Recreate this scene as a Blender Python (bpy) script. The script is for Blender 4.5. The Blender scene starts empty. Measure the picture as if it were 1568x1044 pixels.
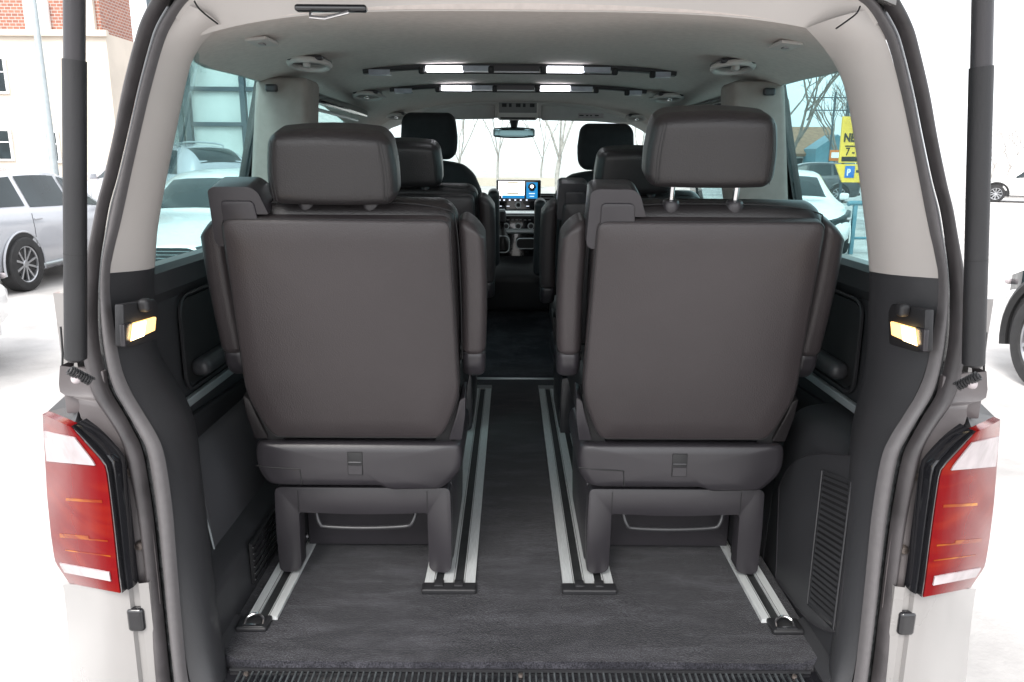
import bpy, bmesh, math, random
import numpy as np
from mathutils import Vector, Matrix
random.seed(7)
S = bpy.context.scene
COL = S.collection
PI = math.pi
R = math.radians

# ------------------------------------------------------------------ camera
FPX = 1176.0
CAM = np.array([-0.029, -1.35, 1.66])
PITCH, YAW, ROLL = R(13.25), R(0.2), R(0.4)
_f = np.array([math.sin(YAW)*math.cos(PITCH), math.cos(YAW)*math.cos(PITCH), -math.sin(PITCH)])
_r0 = np.array([math.cos(YAW), -math.sin(YAW), 0.0]); _u0 = np.cross(_r0, _f)
_r = _r0*math.cos(ROLL)+_u0*math.sin(ROLL); _u = -_r0*math.sin(ROLL)+_u0*math.cos(ROLL)
cd = bpy.data.cameras.new('camera'); cam = bpy.data.objects.new('camera', cd); COL.objects.link(cam)
m = Matrix.Identity(4)
for i in range(3):
    m[i][0] = _r[i]; m[i][1] = _u[i]; m[i][2] = -_f[i]; m[i][3] = CAM[i]
cam.matrix_world = m
cd.sensor_width = 36.0; cd.lens = 36.0*FPX/1568.0
cd.clip_start = 0.05; cd.clip_end = 2000
S.camera = cam

# ------------------------------------------------------------------ world, sun, exposure
W = bpy.data.worlds.new('World'); S.world = W; W.use_nodes = True
nt = W.node_tree; nt.nodes.clear()
wo = nt.nodes.new('ShaderNodeOutputWorld'); bg = nt.nodes.new('ShaderNodeBackground')
sky = nt.nodes.new('ShaderNodeTexSky'); sky.sky_type = 'NISHITA'; sky.sun_disc = False
SUN_EL, SUN_ROT = R(48), R(200)
sky.sun_elevation = SUN_EL; sky.sun_rotation = SUN_ROT; sky.dust_density = 4.0; sky.air_density = 1.0; sky.ozone_density = 0.6
hs = nt.nodes.new('ShaderNodeHueSaturation'); hs.inputs['Saturation'].default_value = 0.22
oc = nt.nodes.new('ShaderNodeMix'); oc.data_type = 'RGBA'; oc.inputs[0].default_value = .6; oc.inputs[7].default_value = (7.0, 7.2, 7.5, 1)   # thin bright overcast
nt.links.new(sky.outputs[0], hs.inputs['Color']); nt.links.new(hs.outputs[0], oc.inputs[6]); nt.links.new(oc.outputs[2], bg.inputs[0])
bg.inputs[1].default_value = 0.15
nt.links.new(bg.outputs[0], wo.inputs[0])
sl = bpy.data.lights.new('sun', 'SUN'); sl.energy = 1.2; sl.angle = R(25); sl.color = (1, .96, .9)
so = bpy.data.objects.new('sun', sl); COL.objects.link(so)
sd = Vector((math.sin(SUN_ROT)*math.cos(SUN_EL), math.cos(SUN_ROT)*math.cos(SUN_EL), math.sin(SUN_EL)))
so.rotation_euler = sd.to_track_quat('Z', 'Y').to_euler()
S.view_settings.view_transform = 'Standard'; S.view_settings.look = 'None'
S.view_settings.exposure = 1.4; S.view_settings.gamma = 1.0; S.view_settings.use_curve_mapping = False
S.render.engine = 'CYCLES'
try:
    S.cycles.max_bounces = 8; S.cycles.diffuse_bounces = 5; S.cycles.transparent_max_bounces = 12
except Exception: pass

# ------------------------------------------------------------------ measuring: picture point -> point on a real plane
def ray(a, b): return _f+_r*((a-784)/FPX)+_u*((522-b)/FPX)
def onY(a, b, y): d = ray(a, b); return Vector(CAM+d*((y-CAM[1])/d[1]))
def onX(a, b, x): d = ray(a, b); return Vector(CAM+d*((x-CAM[0])/d[0]))
def onZ(a, b, z=0.0): d = ray(a, b); return Vector(CAM+d*((z-CAM[2])/d[2]))
def onP(a, b, p, n):
    d = ray(a, b); p = np.array(p); n = np.array(n)
    return Vector(CAM+d*(np.dot(p-CAM, n)/np.dot(d, n)))

# ------------------------------------------------------------------ materials
def mat(name, col, rough=0.5, metal=0.0, spec=0.5, noise=None, bump=None, emit=None, coat=0, dark=None, col2=None, aniso=None, crease=None):
    """noise=(scale, amount of colour change); bump=(scale, strength, kind)"""
    m = bpy.data.materials.new(name); m.use_nodes = True
    n = m.node_tree.nodes; l = m.node_tree.links; b = n['Principled BSDF']
    b.inputs['Base Color'].default_value = (*col, 1); b.inputs['Roughness'].default_value = rough
    b.inputs['Metallic'].default_value = metal; b.inputs['Specular IOR Level'].default_value = spec
    b.inputs['Coat Weight'].default_value = coat
    tc = n.new('ShaderNodeTexCoord')
    if noise:
        t = n.new('ShaderNodeTexNoise'); t.inputs['Scale'].default_value = noise[0]; t.inputs['Detail'].default_value = 6
        if len(noise) > 2:
            mp = n.new('ShaderNodeMapping'); mp.inputs['Scale'].default_value = noise[2]
            l.new(tc.outputs['Object'], mp.inputs[0]); l.new(mp.outputs[0], t.inputs[0])
        else: l.new(tc.outputs['Object'], t.inputs[0])
        r = n.new('ShaderNodeValToRGB'); r.color_ramp.elements[0].position = .35; r.color_ramp.elements[1].position = .65
        a = noise[1]
        c2 = col2 if col2 else tuple(min(1, c*(1+a)) for c in col)
        c1 = tuple(c*(1-a) for c in col) if not col2 else col
        r.color_ramp.elements[0].color = (*c1, 1); r.color_ramp.elements[1].color = (*c2, 1)
        l.new(t.outputs[0], r.inputs[0]); l.new(r.outputs[0], b.inputs['Base Color'])
        rr = n.new('ShaderNodeMapRange'); rr.inputs['To Min'].default_value = max(0, rough-.06); rr.inputs['To Max'].default_value = min(1, rough+.06)
        l.new(t.outputs[0], rr.inputs[0]); l.new(rr.outputs[0], b.inputs['Roughness'])
    if bump:
        if bump[2] == 'v':
            t2 = n.new('ShaderNodeTexVoronoi'); t2.inputs['Scale'].default_value = bump[0]
        else:
            t2 = n.new('ShaderNodeTexNoise'); t2.inputs['Scale'].default_value = bump[0]; t2.inputs['Detail'].default_value = 4
        l.new(tc.outputs['Object'], t2.inputs[0])
        bp = n.new('ShaderNodeBump'); bp.inputs['Strength'].default_value = bump[1]; bp.inputs['Distance'].default_value = bump[3] if len(bump) > 3 else .001
        l.new(t2.outputs[0], bp.inputs['Height']); l.new(bp.outputs[0], b.inputs['Normal'])
        if crease:      # soft folds and puckers under the grain
            t3 = n.new('ShaderNodeTexNoise'); t3.inputs['Scale'].default_value = crease[0]; t3.inputs['Detail'].default_value = 5; t3.inputs['Distortion'].default_value = 1.2
            l.new(tc.outputs['Object'], t3.inputs[0]); bp3 = n.new('ShaderNodeBump'); bp3.inputs['Strength'].default_value = crease[1]; bp3.inputs['Distance'].default_value = crease[2]
            l.new(t3.outputs[0], bp3.inputs['Height']); l.new(bp3.outputs[0], bp.inputs['Normal'])
    if emit:
        b.inputs['Emission Color'].default_value = (*emit[0], 1); b.inputs['Emission Strength'].default_value = emit[1]
    return m
def glass(name, tint, gloss=.06, rough=.0):
    m = bpy.data.materials.new(name); m.use_nodes = True
    n = m.node_tree.nodes; l = m.node_tree.links; n.clear()
    o = n.new('ShaderNodeOutputMaterial'); t = n.new('ShaderNodeBsdfTransparent'); g = n.new('ShaderNodeBsdfGlossy')
    t.inputs[0].default_value = (*tint, 1); g.inputs['Roughness'].default_value = rough
    lw_ = n.new('ShaderNodeLayerWeight'); lw_.inputs['Blend'].default_value = .5
    pw_ = n.new('ShaderNodeMath'); pw_.operation = 'POWER'; pw_.inputs[1].default_value = 5; l.new(lw_.outputs['Facing'], pw_.inputs[0])
    fr = n.new('ShaderNodeMath'); fr.operation = 'MULTIPLY_ADD'; fr.inputs[1].default_value = .9; fr.inputs[2].default_value = .04; l.new(pw_.outputs[0], fr.inputs[0])
    mx = n.new('ShaderNodeMixShader'); l.new(fr.outputs[0], mx.inputs[0]); l.new(t.outputs[0], mx.inputs[1]); l.new(g.outputs[0], mx.inputs[2])
    l.new(mx.outputs[0], o.inputs[0]); return m

M = {}
M['leather'] = mat('black_leather', (.015, .0132, .014), .38, spec=.55, noise=(3, .14), bump=(320, .30, 'v', .0014), crease=(6, .12, .004))
M['leather_back'] = mat('seat_back_vinyl', (.042, .0355, .037), .40, spec=.5, noise=(2.5, .12), bump=(320, .30, 'v', .0014), crease=(3, .10, .005))
M['plastic'] = mat('seat_plastic', (.031, .0285, .0325), .30, spec=.5, noise=(4, .10), bump=(700, .25, 'v', .0008))
M['dark_plastic'] = mat('dark_grained_plastic', (.018, .018, .020), .48, spec=.45, noise=(5, .15), bump=(650, .35, 'v', .0008))
M['lit_arch_trim'] = mat('lit_arch_trim', (.055, .056, .061), .42, spec=.5, noise=(3, .12), bump=(600, .3, 'v', .0008))  # trim colour lightened to stand for light falling on the arch box
M['trim'] = mat('dark_trim', (.033, .0335, .0365), .40, spec=.5, noise=(3, .12), bump=(600, .3, 'v', .0008))
M['beige_dark'] = mat('pillar_fabric', (.27, .24, .22), .9, noise=(40, .05), bump=(500, .4, 'n', .001))  # darker beige cloth for the centre pillars
M['beige'] = mat('beige_trim', (.48, .452, .432), .60, spec=.35, noise=(3, .05), bump=(700, .2, 'v', .0006))
M['glare_beige'] = mat('lit_header_trim', (.66, .63, .60), .7, noise=(3, .04))  # paler copy of the beige, windscreen glare put into the colour
M['headliner'] = mat('headliner_cloth', (.60, .54, .505), .95, spec=.15, noise=(60, .05), bump=(500, .5, 'n', .002))
M['black'] = mat('matt_black', (.012, .012, .013), .6, noise=(9, .2))
M['gloss_black'] = mat('gloss_black', (.01, .01, .012), .12, noise=(9, .1), coat=.5)
M['rubber'] = mat('door_seal_rubber', (.055, .050, .052), .42, noise=(14, .25), bump=(120, .2, 'n', .001))
M['rubber_dark'] = mat('seal_groove', (.018, .019, .02), .25, noise=(60, .5), bump=(180, .4, 'n', .001))
M['rubber_light'] = mat('seal_lip', (.10, .094, .097), .5, noise=(90, .05), bump=(500, .15, 'n', .0005))
M['tyre'] = mat('tyre_rubber', (.02, .02, .021), .75, noise=(12, .25))
M['paint_white'] = mat('white_paint', (.72, .71, .70), .22, coat=.6, noise=(2, .03))
M['paint_cream'] = mat('van_paint', (.24, .23, .225), .28, metal=.0, coat=.6, noise=(4, .04))
M['jamb'] = mat('shaded_jamb_paint', (.10, .088, .090), .4, noise=(8, .18), coat=.2)  # grey-brown jamb paint, the channel's shade put into the colour
M['paint_silver'] = mat('silver_paint', (.42, .43, .46), .24, metal=.15, coat=.6, noise=(3, .03))
M['paint_grey'] = mat('dark_grey_paint', (.06, .065, .07), .3, metal=.4, coat=.6, noise=(3, .05))
M['paint_black'] = mat('black_car_paint', (.02, .02, .022), .25, coat=.6, noise=(3, .05))
M['alu'] = mat('brushed_aluminium', (.62, .64, .64), .40, metal=.15, noise=(30, .12, (40, 1, 1)))
M['alu_dark'] = mat('rail_slot', (.025, .026, .027), .5, noise=(30, .3))
M['chrome'] = mat('chrome', (.75, .75, .76), .12, metal=1, noise=(8, .05))
M['dull_metal'] = mat('dull_metal', (.10, .10, .105), .38, metal=.7, noise=(8, .1))
M['dark_metal'] = mat('dark_metal', (.045, .045, .048), .35, metal=.3, noise=(8, .1))
M['rim'] = mat('alloy_rim', (.45, .46, .48), .3, metal=.8, noise=(8, .06))
M['satin'] = mat('satin_strip', (.38, .42, .43), .35, metal=.5, noise=(8, .06))
M['bolt'] = mat('dirty_bolt', (.12, .10, .09), .4, metal=.5, noise=(60, .4))
def lens_mat(name, base, amber, amt):
    m = mat(name, base, .12, spec=.10, coat=0); n = m.node_tree.nodes; l = m.node_tree.links; b = n['Principled BSDF']
    tc = n.new('ShaderNodeTexCoord'); mp = n.new('ShaderNodeMapping'); mp.inputs['Scale'].default_value = (3, 3, 16)
    t = n.new('ShaderNodeTexNoise'); t.inputs['Scale'].default_value = 1.6; t.inputs['Detail'].default_value = 2; t.inputs['Distortion'].default_value = .6
    l.new(tc.outputs['Object'], mp.inputs[0]); l.new(mp.outputs[0], t.inputs[0])
    r = n.new('ShaderNodeValToRGB'); r.color_ramp.elements[0].position = .50; r.color_ramp.elements[1].position = .78
    r.color_ramp.elements[0].color = (*base, 1); r.color_ramp.elements[1].color = (*[b_*(1-amt)+a_*amt for a_, b_ in zip(amber, base)], 1)
    l.new(t.outputs[0], r.inputs[0]); l.new(r.outputs[0], b.inputs['Base Color'])
    w = n.new('ShaderNodeTexWave'); w.bands_direction = 'Z'; w.inputs['Scale'].default_value = 14; l.new(tc.outputs['Object'], w.inputs[0])
    bp = n.new('ShaderNodeBump'); bp.inputs['Strength'].default_value = .05; bp.inputs['Distance'].default_value = .0004; l.new(w.outputs[0], bp.inputs['Height']); l.new(bp.outputs[0], b.inputs['Normal'])
    return m
M['red'] = lens_mat('red_lens', (.15, .0015, .003), (.26, .022, .004), .5)
M['red_deep'] = lens_mat('deep_red_lens', (.10, .003, .005), (.2, .03, .01), .6)
M['red_amber'] = lens_mat('amber_glow_lens', (.20, .022, .004), (.46, .17, .012), 1.0)
M['lens_white'] = mat('clear_lens', (.40, .355, .365), .22, spec=.3, noise=(25, .10))
M['win'] = glass('tinted_glass', (.69, .855, .865))
M['shield'] = glass('clear_glass', (.88, .93, .92))
M['car_glass'] = mat('car_glass', (.02, .03, .034), .12, spec=.25, noise=(2, .2))
M['led'] = mat('white_led', (.9, .9, .95), .4, emit=((.92, .94, 1), 3.5), noise=(50, .02))
M['led_dim'] = mat('dim_lens', (.35, .37, .42), .3, noise=(40, .1))
M['lamp'] = mat('warm_lamp', (.9, .7, .4), .3, emit=((1, .55, .16), .9), noise=(40, .05))
M['lamp_hot'] = mat('warm_bulb', (.9, .7, .4), .3, emit=((1, .80, .48), 3.2), noise=(40, .05))
M['fabric'] = mat('black_fabric', (.014, .014, .016), .85, noise=(30, .25), bump=(500, .5, 'n', .0015))
M['belt'] = mat('belt_webbing', (.015, .015, .015), .7, noise=(30, .2))
M['concrete'] = mat('pale_asphalt', (.42, .405, .395), .9, noise=(.9, .30), bump=(30, .5, 'n', .01))

def carpet_mat():
    m = bpy.data.materials.new('carpet_pile'); m.use_nodes = True
    n = m.node_tree.nodes; l = m.node_tree.links; b = n['Principled BSDF']
    b.inputs['Roughness'].default_value = .95; b.inputs['Specular IOR Level'].default_value = .1
    b.inputs['Sheen Weight'].default_value = .25; b.inputs['Sheen Roughness'].default_value = .4
    tc = n.new('ShaderNodeTexCoord')
    mp = n.new('ShaderNodeMapping'); mp.inputs['Scale'].default_value = (1.0, 3.2, 1)
    mp.inputs['Rotation'].default_value = (0, 0, R(-8))
    l.new(tc.outputs['Object'], mp.inputs[0])
    t1 = n.new('ShaderNodeTexNoise'); t1.inputs['Scale'].default_value = 4.5; t1.inputs['Detail'].default_value = 9; t1.inputs['Roughness'].default_value = .72; t1.inputs['Distortion'].default_value = .3
    l.new(mp.outputs[0], t1.inputs[0])
    t2 = n.new('ShaderNodeTexNoise'); t2.inputs['Scale'].default_value = 330; t2.inputs['Detail'].default_value = 3
    l.new(tc.outputs['Object'], t2.inputs[0])
    r1 = n.new('ShaderNodeValToRGB'); r1.color_ramp.elements[0].position = .46; r1.color_ramp.elements[1].position = .74
    r1.color_ramp.elements[0].color = (.0175, .0175, .0215, 1); r1.color_ramp.elements[1].color = (.054, .053, .062, 1)
    l.new(t1.outputs[0], r1.inputs[0])
    mx = n.new('ShaderNodeMix'); mx.data_type = 'RGBA'; mx.blend_type = 'MULTIPLY'; mx.inputs[0].default_value = .9
    r2 = n.new('ShaderNodeValToRGB'); r2.color_ramp.elements[0].position = .3; r2.color_ramp.elements[1].position = .7
    r2.color_ramp.elements[0].color = (.25, .25, .25, 1); r2.color_ramp.elements[1].color = (1.9, 1.9, 1.9, 1)
    l.new(t2.outputs[0], r2.inputs[0]); l.new(r1.outputs[0], mx.inputs[6]); l.new(r2.outputs[0], mx.inputs[7])
    l.new(mx.outputs[2], b.inputs['Base Color'])
    bp = n.new('ShaderNodeBump'); bp.inputs['Strength'].default_value = .8; bp.inputs['Distance'].default_value = .003
    l.new(t2.outputs[0], bp.inputs['Height']); l.new(bp.outputs[0], b.inputs['Normal'])
    return m
M['carpet'] = carpet_mat()

def brick_mat(name, c1, c2, mortar, scale):
    m = bpy.data.materials.new(name); m.use_nodes = True
    n = m.node_tree.nodes; l = m.node_tree.links; b = n['Principled BSDF']; b.inputs['Roughness'].default_value = .9
    tc = n.new('ShaderNodeTexCoord'); sp = n.new('ShaderNodeSeparateXYZ'); cb = n.new('ShaderNodeCombineXYZ')
    l.new(tc.outputs['Object'], sp.inputs[0]); ad = n.new('ShaderNodeMath'); l.new(sp.outputs[0], ad.inputs[0]); l.new(sp.outputs[1], ad.inputs[1]); l.new(ad.outputs[0], cb.inputs[0]); l.new(sp.outputs[2], cb.inputs[1])
    t = n.new('ShaderNodeTexBrick'); t.inputs['Scale'].default_value = scale
    t.inputs['Color1'].default_value = (*c1, 1); t.inputs['Color2'].default_value = (*c2, 1); t.inputs['Mortar'].default_value = (*mortar, 1)
    t.inputs['Mortar Size'].default_value = .03
    l.new(cb.outputs[0], t.inputs[0]); l.new(t.outputs[0], b.inputs['Base Color'])
    return m
M['brick'] = brick_mat('red_brick', (.36, .15, .10), (.27, .11, .08), (.4, .36, .33), 2.2)
M['block'] = brick_mat('grey_block', (.33, .34, .32), (.27, .28, .27), (.2, .2, .2), 1.2)
M['render'] = mat('cream_render', (.56, .50, .43), .9, noise=(.8, .07), bump=(20, .3, 'n', .01))
M['panel_glass'] = mat('pale_panel', (.50, .54, .52), .35, noise=(.7, .10))
M['steel_blue'] = mat('dark_steel', (.05, .07, .085), .5, noise=(2, .15))
M['rail_blue'] = mat('blue_rail_paint', (.10, .22, .27), .4, noise=(4, .1))
M['bark'] = mat('grey_bark', (.20, .175, .155), .9, noise=(4, .25), bump=(12, .6, 'n', .03))
M['glare_bark'] = mat('glare_bark', (.36, .34, .32), .9, noise=(4, .25), bump=(12, .6, 'n', .03))  # bark colour paled to stand for glare and haze over far trees
M['roof_tile'] = mat('brown_roof', (.24, .15, .10), .85, noise=(4, .2))
M['house_wall'] = mat('house_wall', (.40, .42, .42), .9, noise=(1, .1))
M['yellow'] = mat('yellow_board', (.86, .56, .07), .45, noise=(3, .05))
M['ink'] = mat('black_ink', (.015, .015, .015), .5, noise=(9, .1))
M['blue_sign'] = mat('blue_sign', (.02, .16, .50), .4, noise=(9, .1))
M['white_ink'] = mat('white_ink', (.8, .8, .8), .5, noise=(9, .03))
M['scr_white'] = mat('screen_white', (.8, .8, .8), .4, emit=((.95, .93, 1), .75), noise=(9, .02))
M['scr_blue'] = mat('screen_blue', (.02, .2, .5), .4, emit=((.01, .22, .50), .45), noise=(9, .02))
M['scr_dark'] = mat('screen_dark', (.01, .01, .015), .2, noise=(9, .02))
M['scr_yellow'] = mat('screen_yellow', (.7, .6, .1), .4, emit=((.5, .42, .05), .3), noise=(9, .02))
M['icon'] = mat('lit_icon', (.8, .8, .8), .4, emit=((.8, .85, 1), .5), noise=(9, .02))
M['grey_cloth'] = mat('visor_cloth', (.50, .49, .48), .9, noise=(20, .05))
M['panel_grey'] = mat('console_grey', (.24, .23, .23), .6, noise=(6, .08))
M['orange'] = mat('orange_sign', (.55, .16, .03), .5, noise=(4, .05))

# ------------------------------------------------------------------ mesh builder
class MB:
    def __init__(s): s.v = []; s.f = []
    def add(s, vs, fs):
        o = len(s.v); s.v += [tuple(p) for p in vs]; s.f += [tuple(i+o for i in f) for f in fs]; return s
    def box(s, x0, x1, y0, y1, z0, z1):
        return s.add([(x, y, z) for x in (x0, x1) for y in (y0, y1) for z in (z0, z1)],
                     [(0, 1, 3, 2), (4, 6, 7, 5), (0, 4, 5, 1), (2, 3, 7, 6), (0, 2, 6, 4), (1, 5, 7, 3)])
    def grid(s, rows, closed=False, flip=False):
        n = len(rows[0]); vs = [p for r in rows for p in r]; fs = []
        for i in range(len(rows)-1):
            for j in range(n if closed else n-1):
                k = (j+1) % n; q = (i*n+j, i*n+k, (i+1)*n+k, (i+1)*n+j)
                fs.append(q[::-1] if flip else q)
        return s.add(vs, fs)
    def slab(s, rows, off):
        """a surface given as rows of points, thickened by vector off"""
        off = Vector(off); n = len(rows[0]); m_ = len(rows)
        a = [Vector(p) for r in rows for p in r]; b = [p+off for p in a]; N = len(a); fs = []
        for i in range(m_-1):
            for j in range(n-1):
                q = (i*n+j, i*n+j+1, (i+1)*n+j+1, (i+1)*n+j); fs.append(q); fs.append(tuple(k+N for k in q[::-1]))
        edge = [(0, j) for j in range(n)]+[(i, n-1) for i in range(1, m_)]+[(m_-1, j) for j in range(n-2, -1, -1)]+[(i, 0) for i in range(m_-2, 0, -1)]
        ids = [i*n+j for i, j in edge]
        for k in range(len(ids)):
            a_, b_ = ids[k], ids[(k+1) % len(ids)]; fs.append((b_, a_, a_+N, b_+N))
        return s.add(a+b, fs)
    def prism(s, poly, axis, a, b):
        """polygon in the two other axes, extruded along axis from a to b"""
        n = len(poly)
        def P(p, d):
            if axis == 'y': return (p[0], d, p[1])
            if axis == 'x': return (d, p[0], p[1])
            return (p[0], p[1], d)
        vs = [P(p, a) for p in poly]+[P(p, b) for p in poly]
        fs = [tuple(range(n)), tuple(range(2*n-1, n-1, -1))]+[(i, i+n, (i+1) % n+n, (i+1) % n) for i in range(n)]
        return s.add(vs, fs)
    def tube(s, pts, r, n=10, caps=True):
        pts = [Vector(p) for p in pts]; rs = r if isinstance(r, (list, tuple)) else [r]*len(pts)
        rows = []; up = None
        for i, p in enumerate(pts):
            d = (pts[min(i+1, len(pts)-1)]-pts[max(i-1, 0)]).normalized()
            if up is None:
                up = Vector((0, 0, 1)) if abs(d.z) < .9 else Vector((0, 1, 0))
            e1 = d.cross(up).normalized(); e2 = e1.cross(d).normalized(); up = e2
            rows.append([p+(e1*math.cos(2*PI*k/n)+e2*math.sin(2*PI*k/n))*rs[i] for k in range(n)])
        o = len(s.v); s.grid(rows, closed=True)
        if caps:
            s.f.append(tuple(o+k for k in range(n))[::-1]); e = o+(len(pts)-1)*n; s.f.append(tuple(e+k for k in range(n)))
        return s
    def lathe(s, prof, c, axis='x', n=32):
        """prof: (radius, distance along the axis)"""
        rows = []
        for r, a in prof:
            row = []
            for k in range(n):
                t = 2*PI*k/n; p, q = r*math.cos(t), r*math.sin(t)
                row.append((c[0]+a, c[1]+p, c[2]+q) if axis == 'x' else ((c[0]+p, c[1]+a, c[2]+q) if axis == 'y' else (c[0]+p, c[1]+q, c[2]+a)))
            rows.append(row)
        return s.grid(rows, closed=True)
    def rbox(s, c, dim, r, f=None, k=3, inner=4):
        """box with rounded edges, optional deform f(x,y,z in -1..1, point) -> point"""
        h = [d/2 for d in dim]; r = min(r, min(h)*.999)
        def coords(hh):
            i = hh-r; a = [i*(-1+2*j/inner) for j in range(inner+1)]
            o = [i+r*math.tan(PI/4*(j+1)/k) for j in range(k)]
            return [-q for q in o[::-1]]+a+o
        cs = [coords(x) for x in h]
        vid = {}; vs = []; fs = []
        def vert(i, j, l):
            if (i, j, l) not in vid:
                p = [cs[0][i], cs[1][j], cs[2][l]]; q = [max(-(h[t]-r), min(h[t]-r, p[t])) for t in range(3)]
                d = Vector([p[t]-q[t] for t in range(3)])
                if d.length > 1e-9: d = d.normalized()*r
                w = Vector(q)+d; nn = [w[t]/h[t] for t in range(3)]
                w = Vector(c)+w
                if f: w = Vector(f(nn, w))
                vid[(i, j, l)] = len(vs); vs.append(w)
            return vid[(i, j, l)]
        N = [len(x) for x in cs]
        for ax in range(3):
            a1, a2 = [(1, 2), (2, 0), (0, 1)][ax]
            for side in (0, N[ax]-1):
                for i in range(N[a1]-1):
                    for j in range(N[a2]-1):
                        q = []
                        for di, dj in ((0, 0), (1, 0), (1, 1), (0, 1)):
                            idx = [0, 0, 0]; idx[ax] = side; idx[a1] = i+di; idx[a2] = j+dj; q.append(vert(*idx))
                        fs.append(tuple(q) if side else tuple(q[::-1]))
        return s.add(vs, fs)
    def xf(s, fn, start=0):
        for i in range(start, len(s.v)): s.v[i] = tuple(fn(Vector(s.v[i])))
        return s
    def mirror(s):
        t = MB(); t.v = [(-x, y, z) for x, y, z in s.v]; t.f = [f[::-1] for f in s.f]; return t

def put(name, mb, m, parent=None, bevel=0, seg=2, smooth=True, loc=None, kind=None, sharp=40):
    me = bpy.data.meshes.new(name); me.from_pydata(mb.v, [], mb.f)
    bm = bmesh.new(); bm.from_mesh(me)
    bmesh.ops.remove_doubles(bm, verts=bm.verts, dist=1e-5)
    bmesh.ops.recalc_face_normals(bm, faces=bm.faces)
    if bevel:
        es = [e for e in bm.edges if len(e.link_faces) == 2 and e.calc_face_angle(0) > R(28)]
        try: bmesh.ops.bevel(bm, geom=es, offset=bevel, segments=seg, profile=.5, affect='EDGES', clamp_overlap=True)
        except Exception: pass
    bm.to_mesh(me); bm.free()
    if smooth:
        me.shade_smooth()
        try: me.set_sharp_from_angle(angle=R(sharp))
        except Exception: pass
    me.materials.append(m if not isinstance(m, str) else M[m])
    o = bpy.data.objects.new(name, me); COL.objects.link(o)
    if parent: o.parent = parent
    if loc: o.location = loc
    if kind: o['kind'] = kind
    return o
def thing(name, label, cat, loc=(0, 0, 0), rz=0, group=None):
    o = bpy.data.objects.new(name, None); COL.objects.link(o); o.location = loc; o.rotation_euler = (0, 0, rz)
    o.empty_display_size = .2
    o['label'] = label; o['category'] = cat
    if group: o['group'] = group
    return o
def copy_tree(o, parent=None):
    c = o.copy(); COL.objects.link(c)
    if parent: c.parent = parent
    for ch in list(o.children): copy_tree(ch, c)
    return c
def both(name, mb, m, parent, **k):
    return put(name, mb, m, parent, **k), put(name, mb.mirror(), m, parent, **k)
def rpoly(pts, r, n=5):
    """round the corners of a polygon; r one radius or a list"""
    out = []; N = len(pts)
    for i in range(N):
        p0, p, p2 = Vector(pts[i-1]), Vector(pts[i]), Vector(pts[(i+1) % N])
        rr = r[i] if isinstance(r, (list, tuple)) else r
        a = (p0-p); b = (p2-p); t = min(rr, a.length*.45, b.length*.45)
        if t < 1e-5: out.append(tuple(p)); continue
        A = p+a.normalized()*t; B = p+b.normalized()*t
        for k in range(n+1):
            s = k/n; out.append(tuple(A*(1-s)**2+p*2*s*(1-s)+B*s*s))
    return out
def soft(pts, n=4, it=6):
    P = [Vector(p) for p in pts]; out = []
    for a, b in zip(P, P[1:]): out += [a.lerp(b, k/n) for k in range(n)]
    out.append(P[-1])
    for _ in range(it): out = [out[0]]+[(out[i-1]+out[i]*2+out[i+1])/4 for i in range(1, len(out)-1)]+[out[-1]]
    return out
def catmull(pts, n=4):
    out = []; N = len(pts); P = [Vector(p) for p in pts]
    for i in range(N-1):
        p0 = P[max(i-1, 0)]; p1 = P[i]; p2 = P[i+1]; p3 = P[min(i+2, N-1)]
        for k in range(n):
            t = k/n
            out.append(.5*((2*p1)+(p2-p0)*t+(2*p0-5*p1+4*p2-p3)*t*t+(3*p1-p0-3*p2+p3)*t**3))
    out.append(P[-1]); return out
def text_mb(txt, size, depth=.002, bold=0.0):
    cu = bpy.data.curves.new('txt', 'FONT'); cu.body = txt; cu.size = size; cu.extrude = depth/2; cu.offset = bold
    cu.align_x = 'LEFT'; cu.resolution_u = 3
    o = bpy.data.objects.new('txt', cu); COL.objects.link(o)
    bpy.context.view_layer.update()
    me = bpy.data.meshes.new_from_object(o.evaluated_get(bpy.context.evaluated_depsgraph_get()))
    mb = MB(); mb.v = [(v.co.x, v.co.z, v.co.y) for v in me.vertices]; mb.f = [tuple(p.vertices) for p in me.polygons]
    bpy.data.objects.remove(o); bpy.data.curves.remove(cu); bpy.data.meshes.remove(me)
    return mb

# ================================================================== SETTING
g = MB(); n_ = 24
g.grid([[(-400+800*i/n_, -300+1100*j/n_, 0) for j in range(n_+1)] for i in range(n_+1)])
put('ground', g, 'concrete', kind='structure')

# ================================================================== THE VAN
van = thing('van', 'white van seen from behind with its tailgate raised and the cabin open to view', 'van')
FL = .58

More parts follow.
